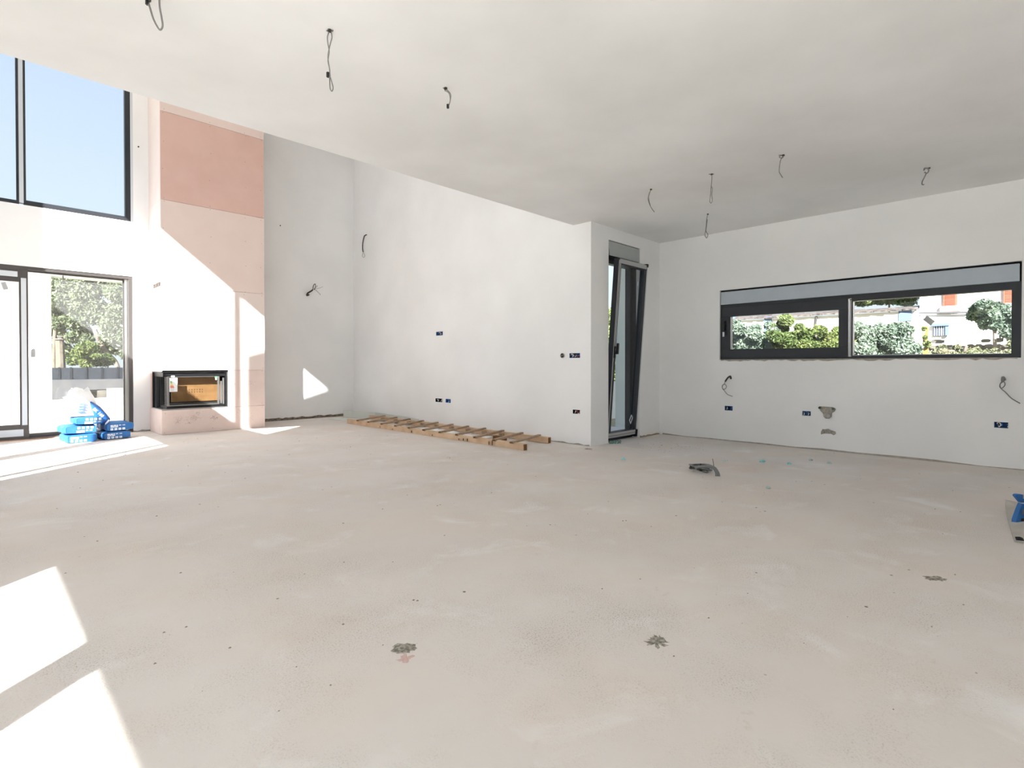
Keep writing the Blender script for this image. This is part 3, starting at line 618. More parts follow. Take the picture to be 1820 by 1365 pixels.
for y, h_ in ((7.35, .028), (7.0, .02), (6.5, .03), (6.0, .02), (5.42, .02), (5.33, .03), (5.25, .035), (4.84, .04), (4.78, .055)): kn.box((4.498, y, .012), (4.503, y+.012, .012+h_))
kn.build('knots', KNOT, o, kind='stuff')
o = rail((5.135, 8.72, 0), (5.155, 4.42, 0), .05, .074, .006).build('rail', PINE, ld); fix_normals(o)
MB().box((5.132, 4.414, .01), (5.178, 4.419, .077)).build('rail_end', ENDG, o)
near = [8.027, 7.687, 7.292, 6.911, 6.552, 6.192, 5.817, 5.460, 5.097, 4.743, 4.443]
far = [8.335, 7.953, 7.551, 7.169, 6.784, 6.408, 6.044, 5.669, 5.296, 4.931, 4.617]
for a_, b_ in zip(near, far):
    p, q = Vector((4.485, a_, .079)), Vector((5.19, b_, .086)); r = MB().bar(p, q, .04, .024).build('rung', PINED, ld)
    d = (p-q).normalized(); MB().bar(p+d*.001, p+d*.004, .036, .020).build('rung_end', ENDG, r)
bf = hz(880, 778)
for (x, y) in ((640, 0),): pass
mb = MB()
for y in (8.2, 7.8, 7.4, 7.02, 6.65, 6.28, 5.9, 5.55, 5.2): mb.box((5.06, y, .02), (5.11, y+.05, .065))
each(mb, 'cleat_block', PINED, ld)
p = hz(880, 781); tag(MB().box((4.90, 5.0, .001), (4.97, 5.2, .05)).build('timber_offcut', ENDG), 'dark brown timber offcut lying between the last ladder rungs', 'wood')
# pale foam lying under and behind the ladder
mb = MB(); N = 14
def sheet(path, hgt, thick, name, m, label, cat):
    mb = MB(); V = path
    for i, p in enumerate(V):
        p = Vector(p); d = (Vector(V[min(i+1, len(V)-1)])-Vector(V[max(i-1, 0)])).normalized(); n_ = Vector((d.y, -d.x, 0))
        for a_, z in ((-thick/2, 0), (thick/2, 0), (thick/2, hgt[i]), (-thick/2, hgt[i])): mb.v.append(tuple(p+n_*a_+Vector((0, 0, z))))
    n = len(V)-1
    for i in range(n):
        for k in range(4): mb.f.append((4*i+k, 4*i+(k+1) % 4, 4*i+4+(k+1) % 4, 4*i+4+k))
    mb.f += [(3, 2, 1, 0), (4*n, 4*n+1, 4*n+2, 4*n+3)]
    o = mb.build(name, m); fix_normals(o); return tag(o, label, cat)
sheet([(4.97, 9.42, .001), (5.02, 9.20, .001), (5.13, 8.98, .001), (5.225, 8.7, .001), (5.255, 7.9, .001), (5.27, 7.4, .001)], [.14, .135, .13, .125, .11, .09], .012, 'foam_strip', FOAM, 'pale translucent foam strip standing on edge behind the ladder', 'foam strip')
mb = MB(); mb.prism([(4.58, 6.75, .001), (5.02, 6.85, .001), (5.04, 6.2, .001), (4.9, 5.7, .001), (5.0, 5.3, .001), (4.60, 5.2, .001), (4.58, 6.0, .001)], (0, 0, .018))
o = mb.build('foam_sheet', PAPERW); fix_normals(o); tag(o, 'thin white foam sheet lying on the floor between the ladder rails', 'foam sheet')
mb = MB(); mb.prism([(4.60, 9.3, .001), (4.88, 9.45, .001), (4.93, 8.85, .001), (4.75, 8.6, .001)], (0, 0, .006))
o = mb.build('foam_sheet', FOAM); fix_normals(o); tag(o, 'pale foam sheet flat on the floor at the far end of the ladder', 'foam sheet')

# ================================================================= CONDUIT COIL
t = thing('conduit_coil', 'coil of dark grey conduit sprouting from the floor with a thin upright wire', 'conduit', hz(1277, 848))
base = hz(1275, 846); cc = hz(1245, 838)
def cz(x, y, a=base): return hd(x, y, a)
MB().tube(spline([hz(1277, 848, -.01), cz(1277, 843), cz(1274, 837), cz(1270, 832), cz(1262, 828.5), cz(1254, 828)], 6), .014, 8).build('conduit', COND, t, smooth=True)
MB().tube(spline([hz(1273, 848, -.01), cz(1273, 841), cz(1270, 834), cz(1264, 830.5), cz(1256, 829.5), cz(1248, 829), cz(1240, 830.5), cz(1236, 833)], 6), .011, 8).build('conduit', COND, t, smooth=True)
for k in range(5):
    r = .070+.007*k; ph = k*1.3; pts = []
    for i in range(25):
        a_ = 2*math.pi*i/24; w = 1+.08*math.sin(2*a_+ph)
        pts.append(cc+Vector((math.cos(a_)*r*w, math.sin(a_)*r*w, .012+.018*(k % 3)+.012*math.sin(a_+ph)+.02*(.5+.5*math.sin(a_-.8)))))
    MB().tube(pts, .0065, 6).build('cable_loop', (CABLED if k % 2 else COND), t, smooth=True)
for da in (.4, 2.2, 3.6):
    p = cc+Vector((math.cos(da)*.085, math.sin(da)*.085, .04)); MB().bar(p-Vector((0, 0, .02)), p+Vector((.004, 0, .02)), .014, .03).build('tape_wrap', CLIP, t)
MB().tube([cz(1269, 832), cz(1268, 823), cz(1266.5, 815.5)], .0028, 5).build('upright_wire', CABLED, t)

# ================================================================= SACKS
def pillow(w, l, h, seed, nx=14, ny=18, crease=.006, e=.35, pw=4.0):
    """soft closed bag: rounded box with flattened seam ends, centred on x,y, standing on z=0"""
    r = np.random.default_rng(seed); ph = r.random(6)*6.28
    V = []; F = []
    def top(u, v, s):
        x = u*w/2; y = v*l/2
        ed = (1-abs(u)**pw)**e*(1-abs(v)**(pw*1.5))**e if abs(u) < 1 and abs(v) < 1 else 0
        z = h/2 + s*h/2*ed
        n = math.sin(7*u+ph[0]+3*v)*math.sin(9*v+ph[1])+.6*math.sin(15*u*v+ph[2])+.4*math.sin(21*v+ph[3]+8*u)
        z += (crease*n*ed if s > 0 else 0)
        x += .01*math.sin(8*v+ph[4])*(abs(u) > .9); return (x*(1-.03*abs(s)*(1-ed)), y, max(z, 0))
    us = np.sin(np.linspace(-math.pi/2, math.pi/2, nx+1)); vs = np.sin(np.linspace(-math.pi/2, math.pi/2, ny+1))
    for s in (1, -1):
        for v in vs:
            for u in us: V.append(top(u, v, s))
    n1 = (nx+1)*(ny+1)
    for s in (0, 1):
        for j in range(ny):
            for i in range(nx):
                a_ = s*n1+j*(nx+1)+i; q = (a_, a_+1, a_+nx+2, a_+nx+1); F.append(q if s == 0 else q[::-1])
    return MB().add(V, F)
def sack(label, loc, rz, w, l, h, seed, m=SACKB, printed=True, group='bags of plaster stacked by the sliding door'):
    t = thing('plaster_sack', label, 'sack', loc, group=group); t.rotation_euler = (0, 0, rz); h *= .93
    b = MB(); N = 20  # loaf with a flat front face, slightly bulged
    r = np.random.default_rng(seed); ph = r.random(4)*6
    nx, nz, ny = 10, 8, 10; bm = []
    # superellipse cross sections along y
    ring = 24
    for j in range(ny+1):
        v = -1+2*j/ny; sc_ = 1 if abs(v) < .82 else 1-.10*((abs(v)-.82)/.18)**2
        for k in range(ring):
            a_ = 2*math.pi*k/ring; ca, sa = math.cos(a_), math.sin(a_)
            x = math.copysign(abs(ca)**.38, ca)*w/2*sc_; z = math.copysign(abs(sa)**.42, sa)*h/2*sc_
            z += .005*math.sin(5*v+ph[0]+3*x/w); x += .006*math.sin(6*v+ph[1])
            bm.append((x, v*l/2, h/2+z))
    fs = []
    for j in range(ny):
        for k in range(ring): fs.append((j*ring+k, (j+1)*ring+k, (j+1)*ring+(k+1) % ring, j*ring+(k+1) % ring))
    fs.append(tuple(range(ring))); fs.append(tuple(ny*ring+k for k in range(ring))[::-1])
    o = MB().add(bm, fs).build('paper_body', m, t, world=False); fix_normals(o)
    sm = MB(); sm.box((-w/2+.018, -l/2-.0025, h*.14), (-w/2+.024, -l/2+.001, h*.86)).box((w/2-.024, -l/2-.0025, h*.14), (w/2-.018, -l/2+.001, h*.86))
    each(sm, 'seam', MATS.get('seam_blue') or mat('seam_blue', (.05, .19, .46), .6), t, world=False)
    if printed:
        y = -l/2-.0015; flip = printed == 2
        zt = .72 if not flip else .34; xo = -.03 if not flip else .04
        text_mesh('lettering', 'BK 160', .024, PRINT, t, frame_m((xo+.045, y, h*zt), (1, 0, 0), (0, 0, 1)))
        pb = MB()
        for k, (u0, u1) in enumerate(((-.085, -.055), (-.05, -.02), (-.015, -.001))): pb.box((xo+u0, y-.0006, h*zt-.007), (xo+u1, y+.001, h*zt+.006))
        for k, (u0, u1) in enumerate(((-.085, -.04), (-.035, -.0))): pb.box((xo+u0, y-.0006, h*(zt-.17)-.006), (xo+u1, y+.001, h*(zt-.17)+.005))
        pb.build('faint_print', PRINT, t, world=False, kind='stuff')
        ic = MB(); zc = h*.25 if not flip else h*.70
        for k in range(4): ic.box((-.115+.045*k+(.08 if flip else 0), y-.0006, zc-.014), (-.085+.045*k+(.08 if flip else 0), y+.001, zc+.014))
        ico = ic.build('icon_squares', PRINT, t, world=False, kind='stuff')
        dt = MB()
        for k in range(4): dt.box((-.106+.045*k+(.08 if flip else 0), y-.0012, zc-.006), (-.094+.045*k+(.08 if flip else 0), y-.0004, zc+.006))
        dt.build('icon_marks', PRINTB, ico, world=False, kind='stuff')
    return t
p1 = hz(140, 787); p2 = hz(187, 785)
SH = .112
sack('pale sunlit blue sack, bottom of the left stack by the sliding door', (.975, 8.98, .001), .05, .325, .46, SH, 1, printed=1)
sack('blue sack second from the floor in the left stack', (.965, 9.02, .001+SH), .08, .35, .44, SH, 2, printed=2)
sack('topmost blue sack of the left stack, under the white sack', (1.06, 8.99, .001+2*SH), .02, .30, .42, SH*.93, 3, printed=2)
sack('blue sack at the bottom of the right stack', (1.345, 9.05, .001), .13, .33, .44, SH*.97, 4, printed=1)
sack('blue sack on top of the right stack, carrying the leaning one', (1.385, 9.07, .001+SH*.97), .13, .33, .42, SH, 5, printed=1)
# white crumpled sack on the left stack
t = thing('opened_sack', 'crumpled white sack standing open on top of the left stack', 'sack', (1.03, 9.02, .001+2.93*SH))
V = []; F = []; n = 22; m_ = 9
for j in range(m_+1):
    f = j/m_; z = f*.36
    for k in range(n):
        a_ = 2*math.pi*k/n; w = .145*(1+.10*math.sin(3.1*f+1)-.25*f**3); d = .10*(1-.45*f)
        ca, sa = math.cos(a_), math.sin(a_); rr = 1+.05*math.sin(5*a_+4*f)+.04*math.sin(9*a_-7*f)
        V.append((math.copysign(abs(ca)**.6, ca)*w*rr-.035*f, math.copysign(abs(sa)**.6, sa)*d*rr+.03*f, z+(.03*math.sin(3*a_+1) if j == m_ else 0)-(.02*abs(math.sin(2*a_)) if j == m_ else 0)))
for j in range(m_):
    for k in range(n): F.append((j*n+k, j*n+(k+1) % n, (j+1)*n+(k+1) % n, (j+1)*n+k))
F.append(tuple(range(n))[::-1]); V.append((-.03, .03, .30)); F += [(m_*n+k, m_*n+(k+1) % n, len(V)-1) for k in range(n)]
MB().add(V, F).build('paper_body', SACKW, t, world=False)
pr = MB()
for k in range(4): pr.prism([(-.075+.006*k, -.125+.004*k, .06+.034*k), (-.015+.006*k, -.128+.004*k, .066+.034*k), (-.018+.006*k, -.125+.004*k, .082+.034*k), (-.078+.006*k, -.122+.004*k, .074+.034*k)], (0, .03, 0))
each(pr, 'printed_stripe', PRINTB, t, world=False)
fl = MB().prism([(-.19, .0, .225), (-.11, -.02, .215), (-.11, -.02, .255), (-.17, .0, .262), (-.205, .01, .25)], (0, .012, 0)); fl.build('torn_flap', SACKW, t, world=False)
MB().prism([(-.165, -.006, .218), (-.11, -.024, .212), (-.11, -.024, .235), (-.15, -.008, .228)], (0, .004, 0)).build('torn_flap_print', PRINTB, t, world=False)
# leaning blue sack
t = thing('leaning_sack', 'deep blue sack lettered BK 160, leaning against the white sack', 'sack', (1.33, 9.06, .001+1.97*SH))
A = t.location
def hl_(x, y, k=0): return hy(x, y, 8.93+k)
poly = [(160, 713), (167, 716), (178, 724), (188, 735), (197, 746), (192, 752), (187, 756), (172, 753), (166, 742), (162, 728)]
pts = [hl_(x, y, .0 + (.0)) for x, y in poly]
mb = MB(); c_ = sum(pts, Vector())/len(pts)
n = len(pts); back = [p+Vector((.02, .13, 0)) for p in pts]; fr2 = [c_+(p-c_)*.72+Vector((0, -.045, 0)) for p in pts]; bk2 = [c_+(p-c_)*.72+Vector((.02, .17, 0)) for p in pts]
for p in pts: p.y += .02
rings = [fr2, pts, back, bk2]
for rg in rings: mb.v += [tuple(p) for p in rg]
for j in range(3):
    for k in range(n): mb.f.append((j*n+k, j*n+(k+1) % n, (j+1)*n+(k+1) % n, (j+1)*n+k))
mb.f += [tuple(range(n)), tuple(3*n+k for k in range(n))[::-1]]
o = mb.build('paper_body', SACKD, t, smooth=False); fix_normals(o)
b = o.modifiers.new('soft', 'BEVEL'); b.width = .018; b.segments = 3
ux = (hl_(186, 742)-hl_(168, 727)).normalized(); uy = Vector((0, -1, 0)).cross(ux) if False else Vector((-ux.z, 0, ux.x))
text_mesh('lettering', 'BK 160', .052, PRINT, t, frame_m(hl_(173.5, 733)+Vector((0, -.05, 0))-A, ux, uy), depth=.002)
MB().prism([hl_(186, 752)+Vector((0, -.045, 0)), hl_(192, 745)+Vector((0, -.045, 0)), hl_(194, 747)+Vector((0, -.035, 0)), hl_(190, 752)+Vector((0, -.035, 0)), hl_(186, 755)+Vector((0, -.035, 0))], (0, .01, 0)).build('white_corner_print', PRINT, t)

# paper sack at the right edge of the photograph
t = thing('empty_sack', 'flattened grey paper sack with blue and white print at the right edge', 'sack', (4.55, .0, 0))
def hb(x, y, z): return hz(x, y, z)
e_ = [(1787, 897), (1788, 912), (1792, 928), (1797, 942), (1801, 955), (1803, 962)]
V = []; F = []; cols = 6
for j, (x, y) in enumerate(e_):
    p = hz(x, y, .006)
    for k in range(cols+1):
        f = k/cols; q = p+Vector((.02*math.sin(j*1.3+k), -.62*f, .0)); z = .006+.11*math.sin(min(1, f*1.6)*math.pi/2)*(.75+.15*math.sin(j*1.7+2*k))*(1 if j > 0 else .6)
        if k == 0: z = .012+(.03 if j == 0 else 0)
        V.append((q.x, q.y, z))
nc = cols+1
for j in range(len(e_)-1):
    for k in range(cols): F.append((j*nc+k, j*nc+k+1, (j+1)*nc+k+1, (j+1)*nc+k))
base = len(V); V += [(x, y, .001) for x, y, z in V]
for j in range(len(e_)-1):
    for k in range(cols): F.append((base+j*nc+k, base+(j+1)*nc+k, base+(j+1)*nc+k+1, base+j*nc+k+1))
for k in range(cols): F.append((k, base+k, base+k+1, k+1)); a_ = (len(e_)-1)*nc; F.append((a_+k, a_+k+1, base+a_+k+1, base+a_+k))
for j in range(len(e_)-1): F.append((j*nc, (j+1)*nc, base+(j+1)*nc, base+j*nc)); F.append((j*nc+cols, base+j*nc+cols, base+(j+1)*nc+cols, (j+1)*nc+cols))
o = MB().add(V, F).build('paper_body', SACKG, t); fix_normals(o)
def slabq(px, m, name, a, th=.006, lift=0, label=None):
    pts = [hd(x, y, a)+Vector((0, 0, lift)) for x, y in px]; n_ = (CH*-1)*th
    o = MB().prism(pts, tuple(n_)).build(name, m, t, label=label); fix_normals(o); return o
aa = hz(1797, 938)+Vector((.15, -.05, 0))
slabq([(1801, 877.5), (1805, 877), (1813, 878), (1813, 885), (1822, 887), (1850, 890), (1850, 897), (1822, 893), (1812, 892), (1809, 892), (1804, 886), (1799, 880)], SACKB, 'folded_top', aa, .02)
slabq([(1809, 893), (1813, 894), (1818, 899), (1812, 935), (1797, 933), (1798, 922), (1804, 905)], SACKB, 'blue_side', aa, .03, label='blue printed side of the sack')
slabq([(1813, 894), (1850, 898), (1850, 942), (1809, 936), (1818, 899)], PAPERW, 'white_face', aa, .028, label='white printed face of the sack')
slabq([(1813, 878), (1850, 882), (1850, 889), (1822, 887), (1813, 885)], SACKG, 'fold_edge', aa, .018)
a2 = aa-CH*.033
slabq([(1817, 906), (1850, 908), (1850, 917), (1817, 915)], mat('barcode_grey', (.12, .12, .12), .6), 'print_lines', a2, .001)
slabq([(1816, 921), (1850, 924), (1850, 929), (1815, 926)], PRINTK, 'print_lines', a2, .001)
slabq([(1814, 931), (1819, 932), (1818, 936), (1813, 935)], PRINTK, 'print_lines', a2, .001)
q = [hz(1804, 960, .0), hz(1812, 960, 0), hz(1835, 966, 0), hz(1835, 968, 0), hz(1806, 965, 0)]
MB().prism([p+Vector((-.0, 0, .016)) for p in q], (0, 0, .004)).build('open_mouth', DARK, t)

# ================================================================= FLOOR MARKS AND DEBRIS
def splat(px, py, rx, ry, name, m, z=.0015, n=26, rag=.2):
    c = hz(px, py); r = np.random.default_rng(int(px)); V = [(c.x, c.y, z+.004)]
    for k in range(n):
        a_ = 2*math.pi*k/n; w = 1+rag*(r.random()-.5)*2; d = cr*math.cos(a_)*rx*w+CH*math.sin(a_)*ry*w; V.append((c.x+d.x, c.y+d.y, .0004))
    o = MB().add(V, [(0, 1+k, 1+(k+1) % n) for k in range(n)]).build(name, m, floor); return o
HOLEM = mat('coarse_aggregate', (.22, .20, .165), .95, col2=(.46, .43, .365), scale=70, bump=1, bscale=120, lo=.42, hi=.6)
splat(718, 1152, .042, .034, 'mortar_patch', HOLEM, rag=.22)
splat(1166, 1142, .030, .030, 'mortar_patch', HOLEM, rag=.75); splat(1171, 1136, .018, .02, 'mortar_patch', HOLEM, rag=.8)
splat(1662, 1028, .045, .03, 'mortar_patch', HOLEM, rag=.3)
splat(721, 1171, .022, .022, 'pink_stain', mat('pink_stain', (.60, .43, .39), .9), rag=.6)
splat(1046, 798, .05, .05, 'mortar_patch', HOLEM, rag=.3)
def chunk(px, py, r, m, name, label, cat, group=None, seed=0):
    c = hz(px, py); g_ = np.random.default_rng(seed+int(px)); V = []
    for z, k in ((0, 1), (.55, .85), (1, .3)):
        for i in range(6):
            a_ = math.pi/3*i+z; V.append((c.x+r*k*math.cos(a_)*(.7+.6*g_.random()), c.y+r*k*math.sin(a_)*(.7+.6*g_.random()), .0005+r*z*(.6+.5*g_.random())*.9))
    F = [tuple(range(6))[::-1], tuple(range(12, 18))]
    for b_ in (0, 6):
        for i in range(6): F.append((b_+i, b_+(i+1) % 6, b_+6+(i+1) % 6, b_+6+i))
    o = MB().add(V, F).build(name, m); tag(o, label, cat, group); return o
TG = 'teal glass crumbs on the kitchen floor'
for x, y, r, l in ((1355, 821, .030, 'largest teal glass crumb, right of the conduit coil'), (1403, 825, .022, 'teal glass crumb, third from the coil'), (1441, 818, .020, 'pale teal crumb nearest the kitchen wall'),
                (1474, 824, .024, 'pale teal crumb below the plumbing patches'), (1287, 819.5, .018, 'whitish crumb directly behind the conduit coil'), (1365, 868, .018, 'pale teal crumb closest to the camera'), (1108, 817, .022, 'small teal crumb in front of the tall tilted window')):
    chunk(x, y, r, TEAL if 'pale' not in l and 'whitish' not in l else mat('pale_teal', (.4, .55, .54), .4), 'glass_crumb', l, 'glass crumb', TG)
mb = MB()
for i in range(60):
    c = hz(1082+rng.random()*22, 784+rng.random()*5); s = .006+.008*rng.random(); a_ = rng.random()*3
    mb.prism([c+Vector((s*math.cos(a_+k*2.1), s*math.sin(a_+k*2.1), .001)) for k in range(3)], (.001, 0, .006+.008*rng.random()))
o = mb.build('broken_glass', mat('green_glass', (.18, .32, .28), .15), kind='stuff'); tag(o, 'crumbs of greenish broken glass at the foot of the tall tilted window', 'broken glass', kind='stuff'); fix_normals(o)
mb = MB()
def crumb(c, s):
    vs = [c+Vector((s*math.cos(k*math.pi/2+i), s*math.sin(k*math.pi/2+i)*.7, .0005)) for k in range(4)]+[c+Vector((0, 0, s*.7))]
    mb.add(vs, [(3, 2, 1, 0), (0, 1, 4), (1, 2, 4), (2, 3, 4), (3, 0, 4)])
for i in range(330):
    d = 1.6+7.0*rng.random()**.8; an = YAW+(rng.random()-.5)*1.45; c = Vector((d*math.cos(an), d*math.sin(an), 0))
    if c.x > 6.9 or c.y > 9.3 or (c.x > 5.25 and c.y > 3.8) or (4.4 < c.x < 5.3 and c.y > 4.1) or (1.8 < c.x < 3.4 and c.y > 8.8) or (c.y > 8.5 and c.x < 1.8): continue
    crumb(c, .0016+.0034*rng.random()**2*(1+d/5))
for i in range(90):
    c = hz(1130+rng.random()*120, 785+rng.random()*18); 
    if c.x < 6.9 and c.y < 3.85: crumb(c, .003+.007*rng.random()**2)
for x, y in ((99, 1075), (1107, 926), (1662, 905), (1707, 910), (680, 905), (173, 962), (183, 854), (400, 840), (176, 800), (735, 1067), (742, 1068), (610, 1110)):
    crumb(hz(x, y), .007)
o = mb.build('debris_crumbs', PEB, kind='stuff'); tag(o, 'scattered grit and tiny mortar crumbs over the bare screed floor', 'debris', kind='stuff')

# ================================================================= OUTSIDE: GROUND, TERRACE, LOGGIA
struct('garden_ground', MB().box((-60, -40, -.6), (90, 90, -.42)), GROUND)
struct('terrace', MB().box((-9, 9.90, -.42), (6.5, 12.80, -.05)).box((-9, -9, -.42), (-1.31, 9.90, -.05)).box((-1.31, -9, -.42), (7.3, -3.81, -.05)), TERR)
struct('side_path', MB().box((7.32, -8, -.42), (9.0, 12, -.38)), TERR)
struct('loggia_roof', MB().box((-.55, 9.90, 2.72), (5.5, 13.1, 2.95)).box((-6, 12.80, 2.63), (5.5, 13.05, 2.95)), EXT)
struct('loggia_wall', MB().box((-6, 12.80, .36), (1.02, 13.05, 2.63)), EXT)
lw = thing('retaining_wall', 'low sunlit cream concrete wall at the far edge of the terrace', 'wall', (0, 12.9, -.42))
MB().box((-6, 12.80, -.42), (1.86, 13.05, .36)).build('low_section', CREAM, lw)
MB().box((1.86, 12.80, -.42), (6.5, 13.05, .54)).build('high_section', CREAM, lw)
tag(MB().box((1.55, 13.4, -.42), (1.98, 13.9, .49)).build('stone_block', STONE), 'brownish stone block behind the low cream wall', 'block')
a = hy(112, 487, 12.6); t = thing('pendant_cable', 'dark cable hanging from the loggia roof behind the sliding door', 'cable', (a.x, 12.6, 2.72))
MB().tube([(a.x, 12.6, 2.72), (a.x, 12.6, hy(112, 500, 12.6).z)], .008, 6).build('cable', CABLED, t); p = hy(112, 503, 12.6)
MB().tube([p+Vector((0, 0, .03)), p-Vector((0, 0, .02))], .03, 8).build('lamp_holder', CABLED, t)
t = thing('loggia_cable', 'thin cable curling out of the white loggia wall, seen through the left glass', 'cable', hy(0, 632, 12.8))
MB().tube(spline([hy(-2, 632, 12.79), hy(3, 634, 12.75), hy(7, 639, 12.75), hy(9, 646, 12.75)], 5), .012, 6).build('cable', CABLE, t)
t = thing('crumpled_sheet', 'pale green crumpled plastic sheet lying on the terrace behind the stacked sacks', 'plastic sheet', hz(110, 742, -.05))
c = hz(110, 742, -.05); mb = MB(); ph = 0
for j in range(5):
    for i in range(15): mb.v.append((c.x-.30+.6*i/14, c.y-.15+.3*j/4, -.05+(.002 if j in (0, 4) or i in (0, 14) else .03+.045*abs(math.sin(i*1.7+j*2.3)))))
for j in range(4):
    for i in range(14): k = j*15+i; mb.f.append((k, k+1, k+16, k+15))
mb.build('sheet', mat('pale_green_plastic', (.10, .17, .14), .5, col2=(.3, .33, .3), scale=9), t)
# boundary wall and fence at the back of the garden
tag(MB().box((-8, 25.0, -.42), (14, 25.25, .47)).build('boundary_wall', GREYC), 'long grey concrete wall at the back of the garden, under the dark fence', 'wall')
fn = thing('panel_fence', 'dark blue-grey panel fence standing on the grey garden wall', 'fence', (3, 25.1, .47))
xs = [hy(x, 660, 25.08).x for x in (50, 78, 105, 126, 153, 181, 209, 237)]
for i in range(len(xs)-1):
    MB().box((xs[i]+.03, 25.07, .47), (xs[i+1]-.03, 25.11, .90)).build('panel', FENCE, fn)
    MB().box((xs[i]-.03, 25.04, .47), (xs[i]+.03, 25.14, .92)).build('post', FENCEP, fn)

# ---------------------------------------------------------------- foliage
def leaves(cent, rad, n, size, seed, shell=.55, flat=1.0):
    """n small kite leaves scattered in the outer shell of ellipsoids"""
    r = np.random.default_rng(seed); cent = np.array(cent, float); rad = np.array(rad, float)
    vol = rad.prod(axis=1); idx = r.choice(len(cent), n, p=vol**.7/(vol**.7).sum())
    d = r.normal(size=(n, 3)); d /= np.linalg.norm(d, axis=1)[:, None]
    rr = shell+(1-shell)*r.random(n)**.6; rr *= 1+.12*r.normal(size=n)
    P = cent[idx]+d*rad[idx]*rr[:, None]
    a = r.normal(size=(n, 3)); a[:, 2] -= .3; a /= np.linalg.norm(a, axis=1)[:, None]
    b = np.cross(a, r.normal(size=(n, 3))); b /= np.linalg.norm(b, axis=1)[:, None]
    s = size*(.6+.8*r.random(n))[:, None]
    V = np.stack([P-a*s, P+b*s*.45, P+a*s, P-b*s*.45], 1).reshape(-1, 3)
    return V[V[:, 2].reshape(-1) > -9e9]
def foliage(name, cent, rad, n, size, seed, m, parent=None, shell=.55):
    V = leaves(cent, rad, n, size, seed, shell); me = bpy.data.meshes.new(name)
    k = len(V)//4; off = Vector((0, 0, 0)) if parent is None else parent.location
    V = V-np.array(off)
    me.vertices.add(4*k); me.vertices.foreach_set('co', V.ravel()); me.loops.add(4*k); me.loops.foreach_set('vertex_index', np.arange(4*k))
    me.polygons.add(k); me.polygons.foreach_set('loop_start', np.arange(0, 4*k, 4)); me.polygons.foreach_set('loop_total', np.full(k, 4))
    me.update(calc_edges=True); me.materials.append(m); o = bpy.data.objects.new(name, me); COL.objects.link(o)
    if parent is not None: o.parent = parent
    return o
def tree(label, base, cents, rads, n, size, seed, m, trunk, tr=.16, mt=BARK, name='tree', branches=()):
    t = thing(name, label, 'tree', base); foliage('foliage', cents, rads, n, size, seed, m, t)['kind'] = 'stuff'
    MB().tube(spline(trunk, 5), tr, 8, rr=None).build('trunk', mt, t, smooth=True)
    for b in branches: MB().tube(spline(b, 4), tr*.4, 6).build('branch', mt, t, smooth=True)
    return t
YT = 29.0
def ty(x, y, Y=YT): return hy(x, y, Y)
def cl(px, rpx, Y=YT, jit=.5, seed=0):
    r = np.random.default_rng(seed); C = []; R_ = []
    for (x, y), rp in zip(px, rpx):
        p = hy(x, y, Y); s = rp*(p.dot(CH))/FPX; C.append((p.x, p.y+jit*r.normal(), p.z)); R_.append((s, s*1.0, s*.85))
    return C, R_
C, R_ = cl([(130, 600), (150, 590), (140, 575), (150, 605), (175, 620), (205, 615), (195, 575), (150, 545), (130, 500), (150, 490), (150, 520), (180, 505), (210, 520), (235, 505), (205, 560), (235, 560), (170, 560), (195, 600), (228, 600), (255, 540), (165, 540), (215, 480), (175, 475), (245, 620), (218, 630)], [11, 14, 14, 10, 13, 16, 18, 20, 20, 22, 20, 22, 22, 24, 22, 22, 18, 16, 20, 24, 16, 24, 24, 16, 12], seed=1)
tree('big leafy tree filling the right of the sliding door view, on a slanting trunk', (5.2, YT, -.42), C, R_, 70000, .075, 11, LEAFO,
     [ty(214, 665), ty(205, 643), ty(195, 632), ty(184, 618), ty(174, 600), ty(168, 585)], .085, BARK, branches=[[ty(184, 618), ty(176, 632), ty(166, 640)], [ty(174, 600), ty(190, 580), ty(200, 560)]])
C, R_ = cl([(100, 510), (120, 500), (135, 515), (95, 540), (115, 545), (130, 560), (105, 575), (90, 575), (80, 520), (128, 580), (112, 590)], [18, 20, 16, 16, 18, 12, 12, 10, 16, 8, 6], Y=31, seed=2)
tree('olive-green tree in the left of the sliding door view', (2.6, 31, -.42), C, R_, 30000, .075, 12, LEAFO, [ty(96, 660, 31), ty(96, 630, 31), ty(97, 600, 31), ty(100, 570, 31)], .07, BARKP, branches=[[ty(97, 600, 31), ty(112, 598, 31), ty(128, 596, 31)]])
C, R_ = cl([(150, 630), (140, 622), (160, 618), (170, 640), (185, 640), (130, 640), (148, 645)], [14, 12, 12, 12, 12, 10, 10], Y=27.5, seed=3)
t = thing('garden_shrub', 'bright green shrub just above the dark garden fence', 'shrub', (3.4, 27.5, -.42)); foliage('foliage', C, R_, 15000, .06, 13, LEAFY, t)['kind'] = 'stuff'
MB().tube([(3.4, 27.5, -.42), (3.4, 27.5, 1.0)], .04, 6).build('stem', BARK, t)
t = thing('tree_stump', 'pale cut trunk standing behind the garden fence', 'trunk', ty(107, 662, 26.5))
MB().tube([Vector((ty(108, 690, 26.5).x, 26.5, -.42)), ty(108, 652, 26.5), ty(107, 625, 26.5), ty(106, 604, 26.5)], .15, 10, rr=[.16, .155, .14, .135]).build('trunk', BARKP, t)
MB().tube([ty(106, 604, 26.5), ty(106, 602, 26.5)], .19, 10).build('cut_top', BARK, t)
C, R_ = cl([(110, 620), (130, 635), (95, 630), (90, 560), (110, 530), (30, 600), (60, 560), (0, 560), (260, 600), (280, 560), (300, 520), (-40, 580)], [14, 12, 14, 20, 22, 40, 50, 60, 40, 50, 50, 60], Y=34, seed=4)
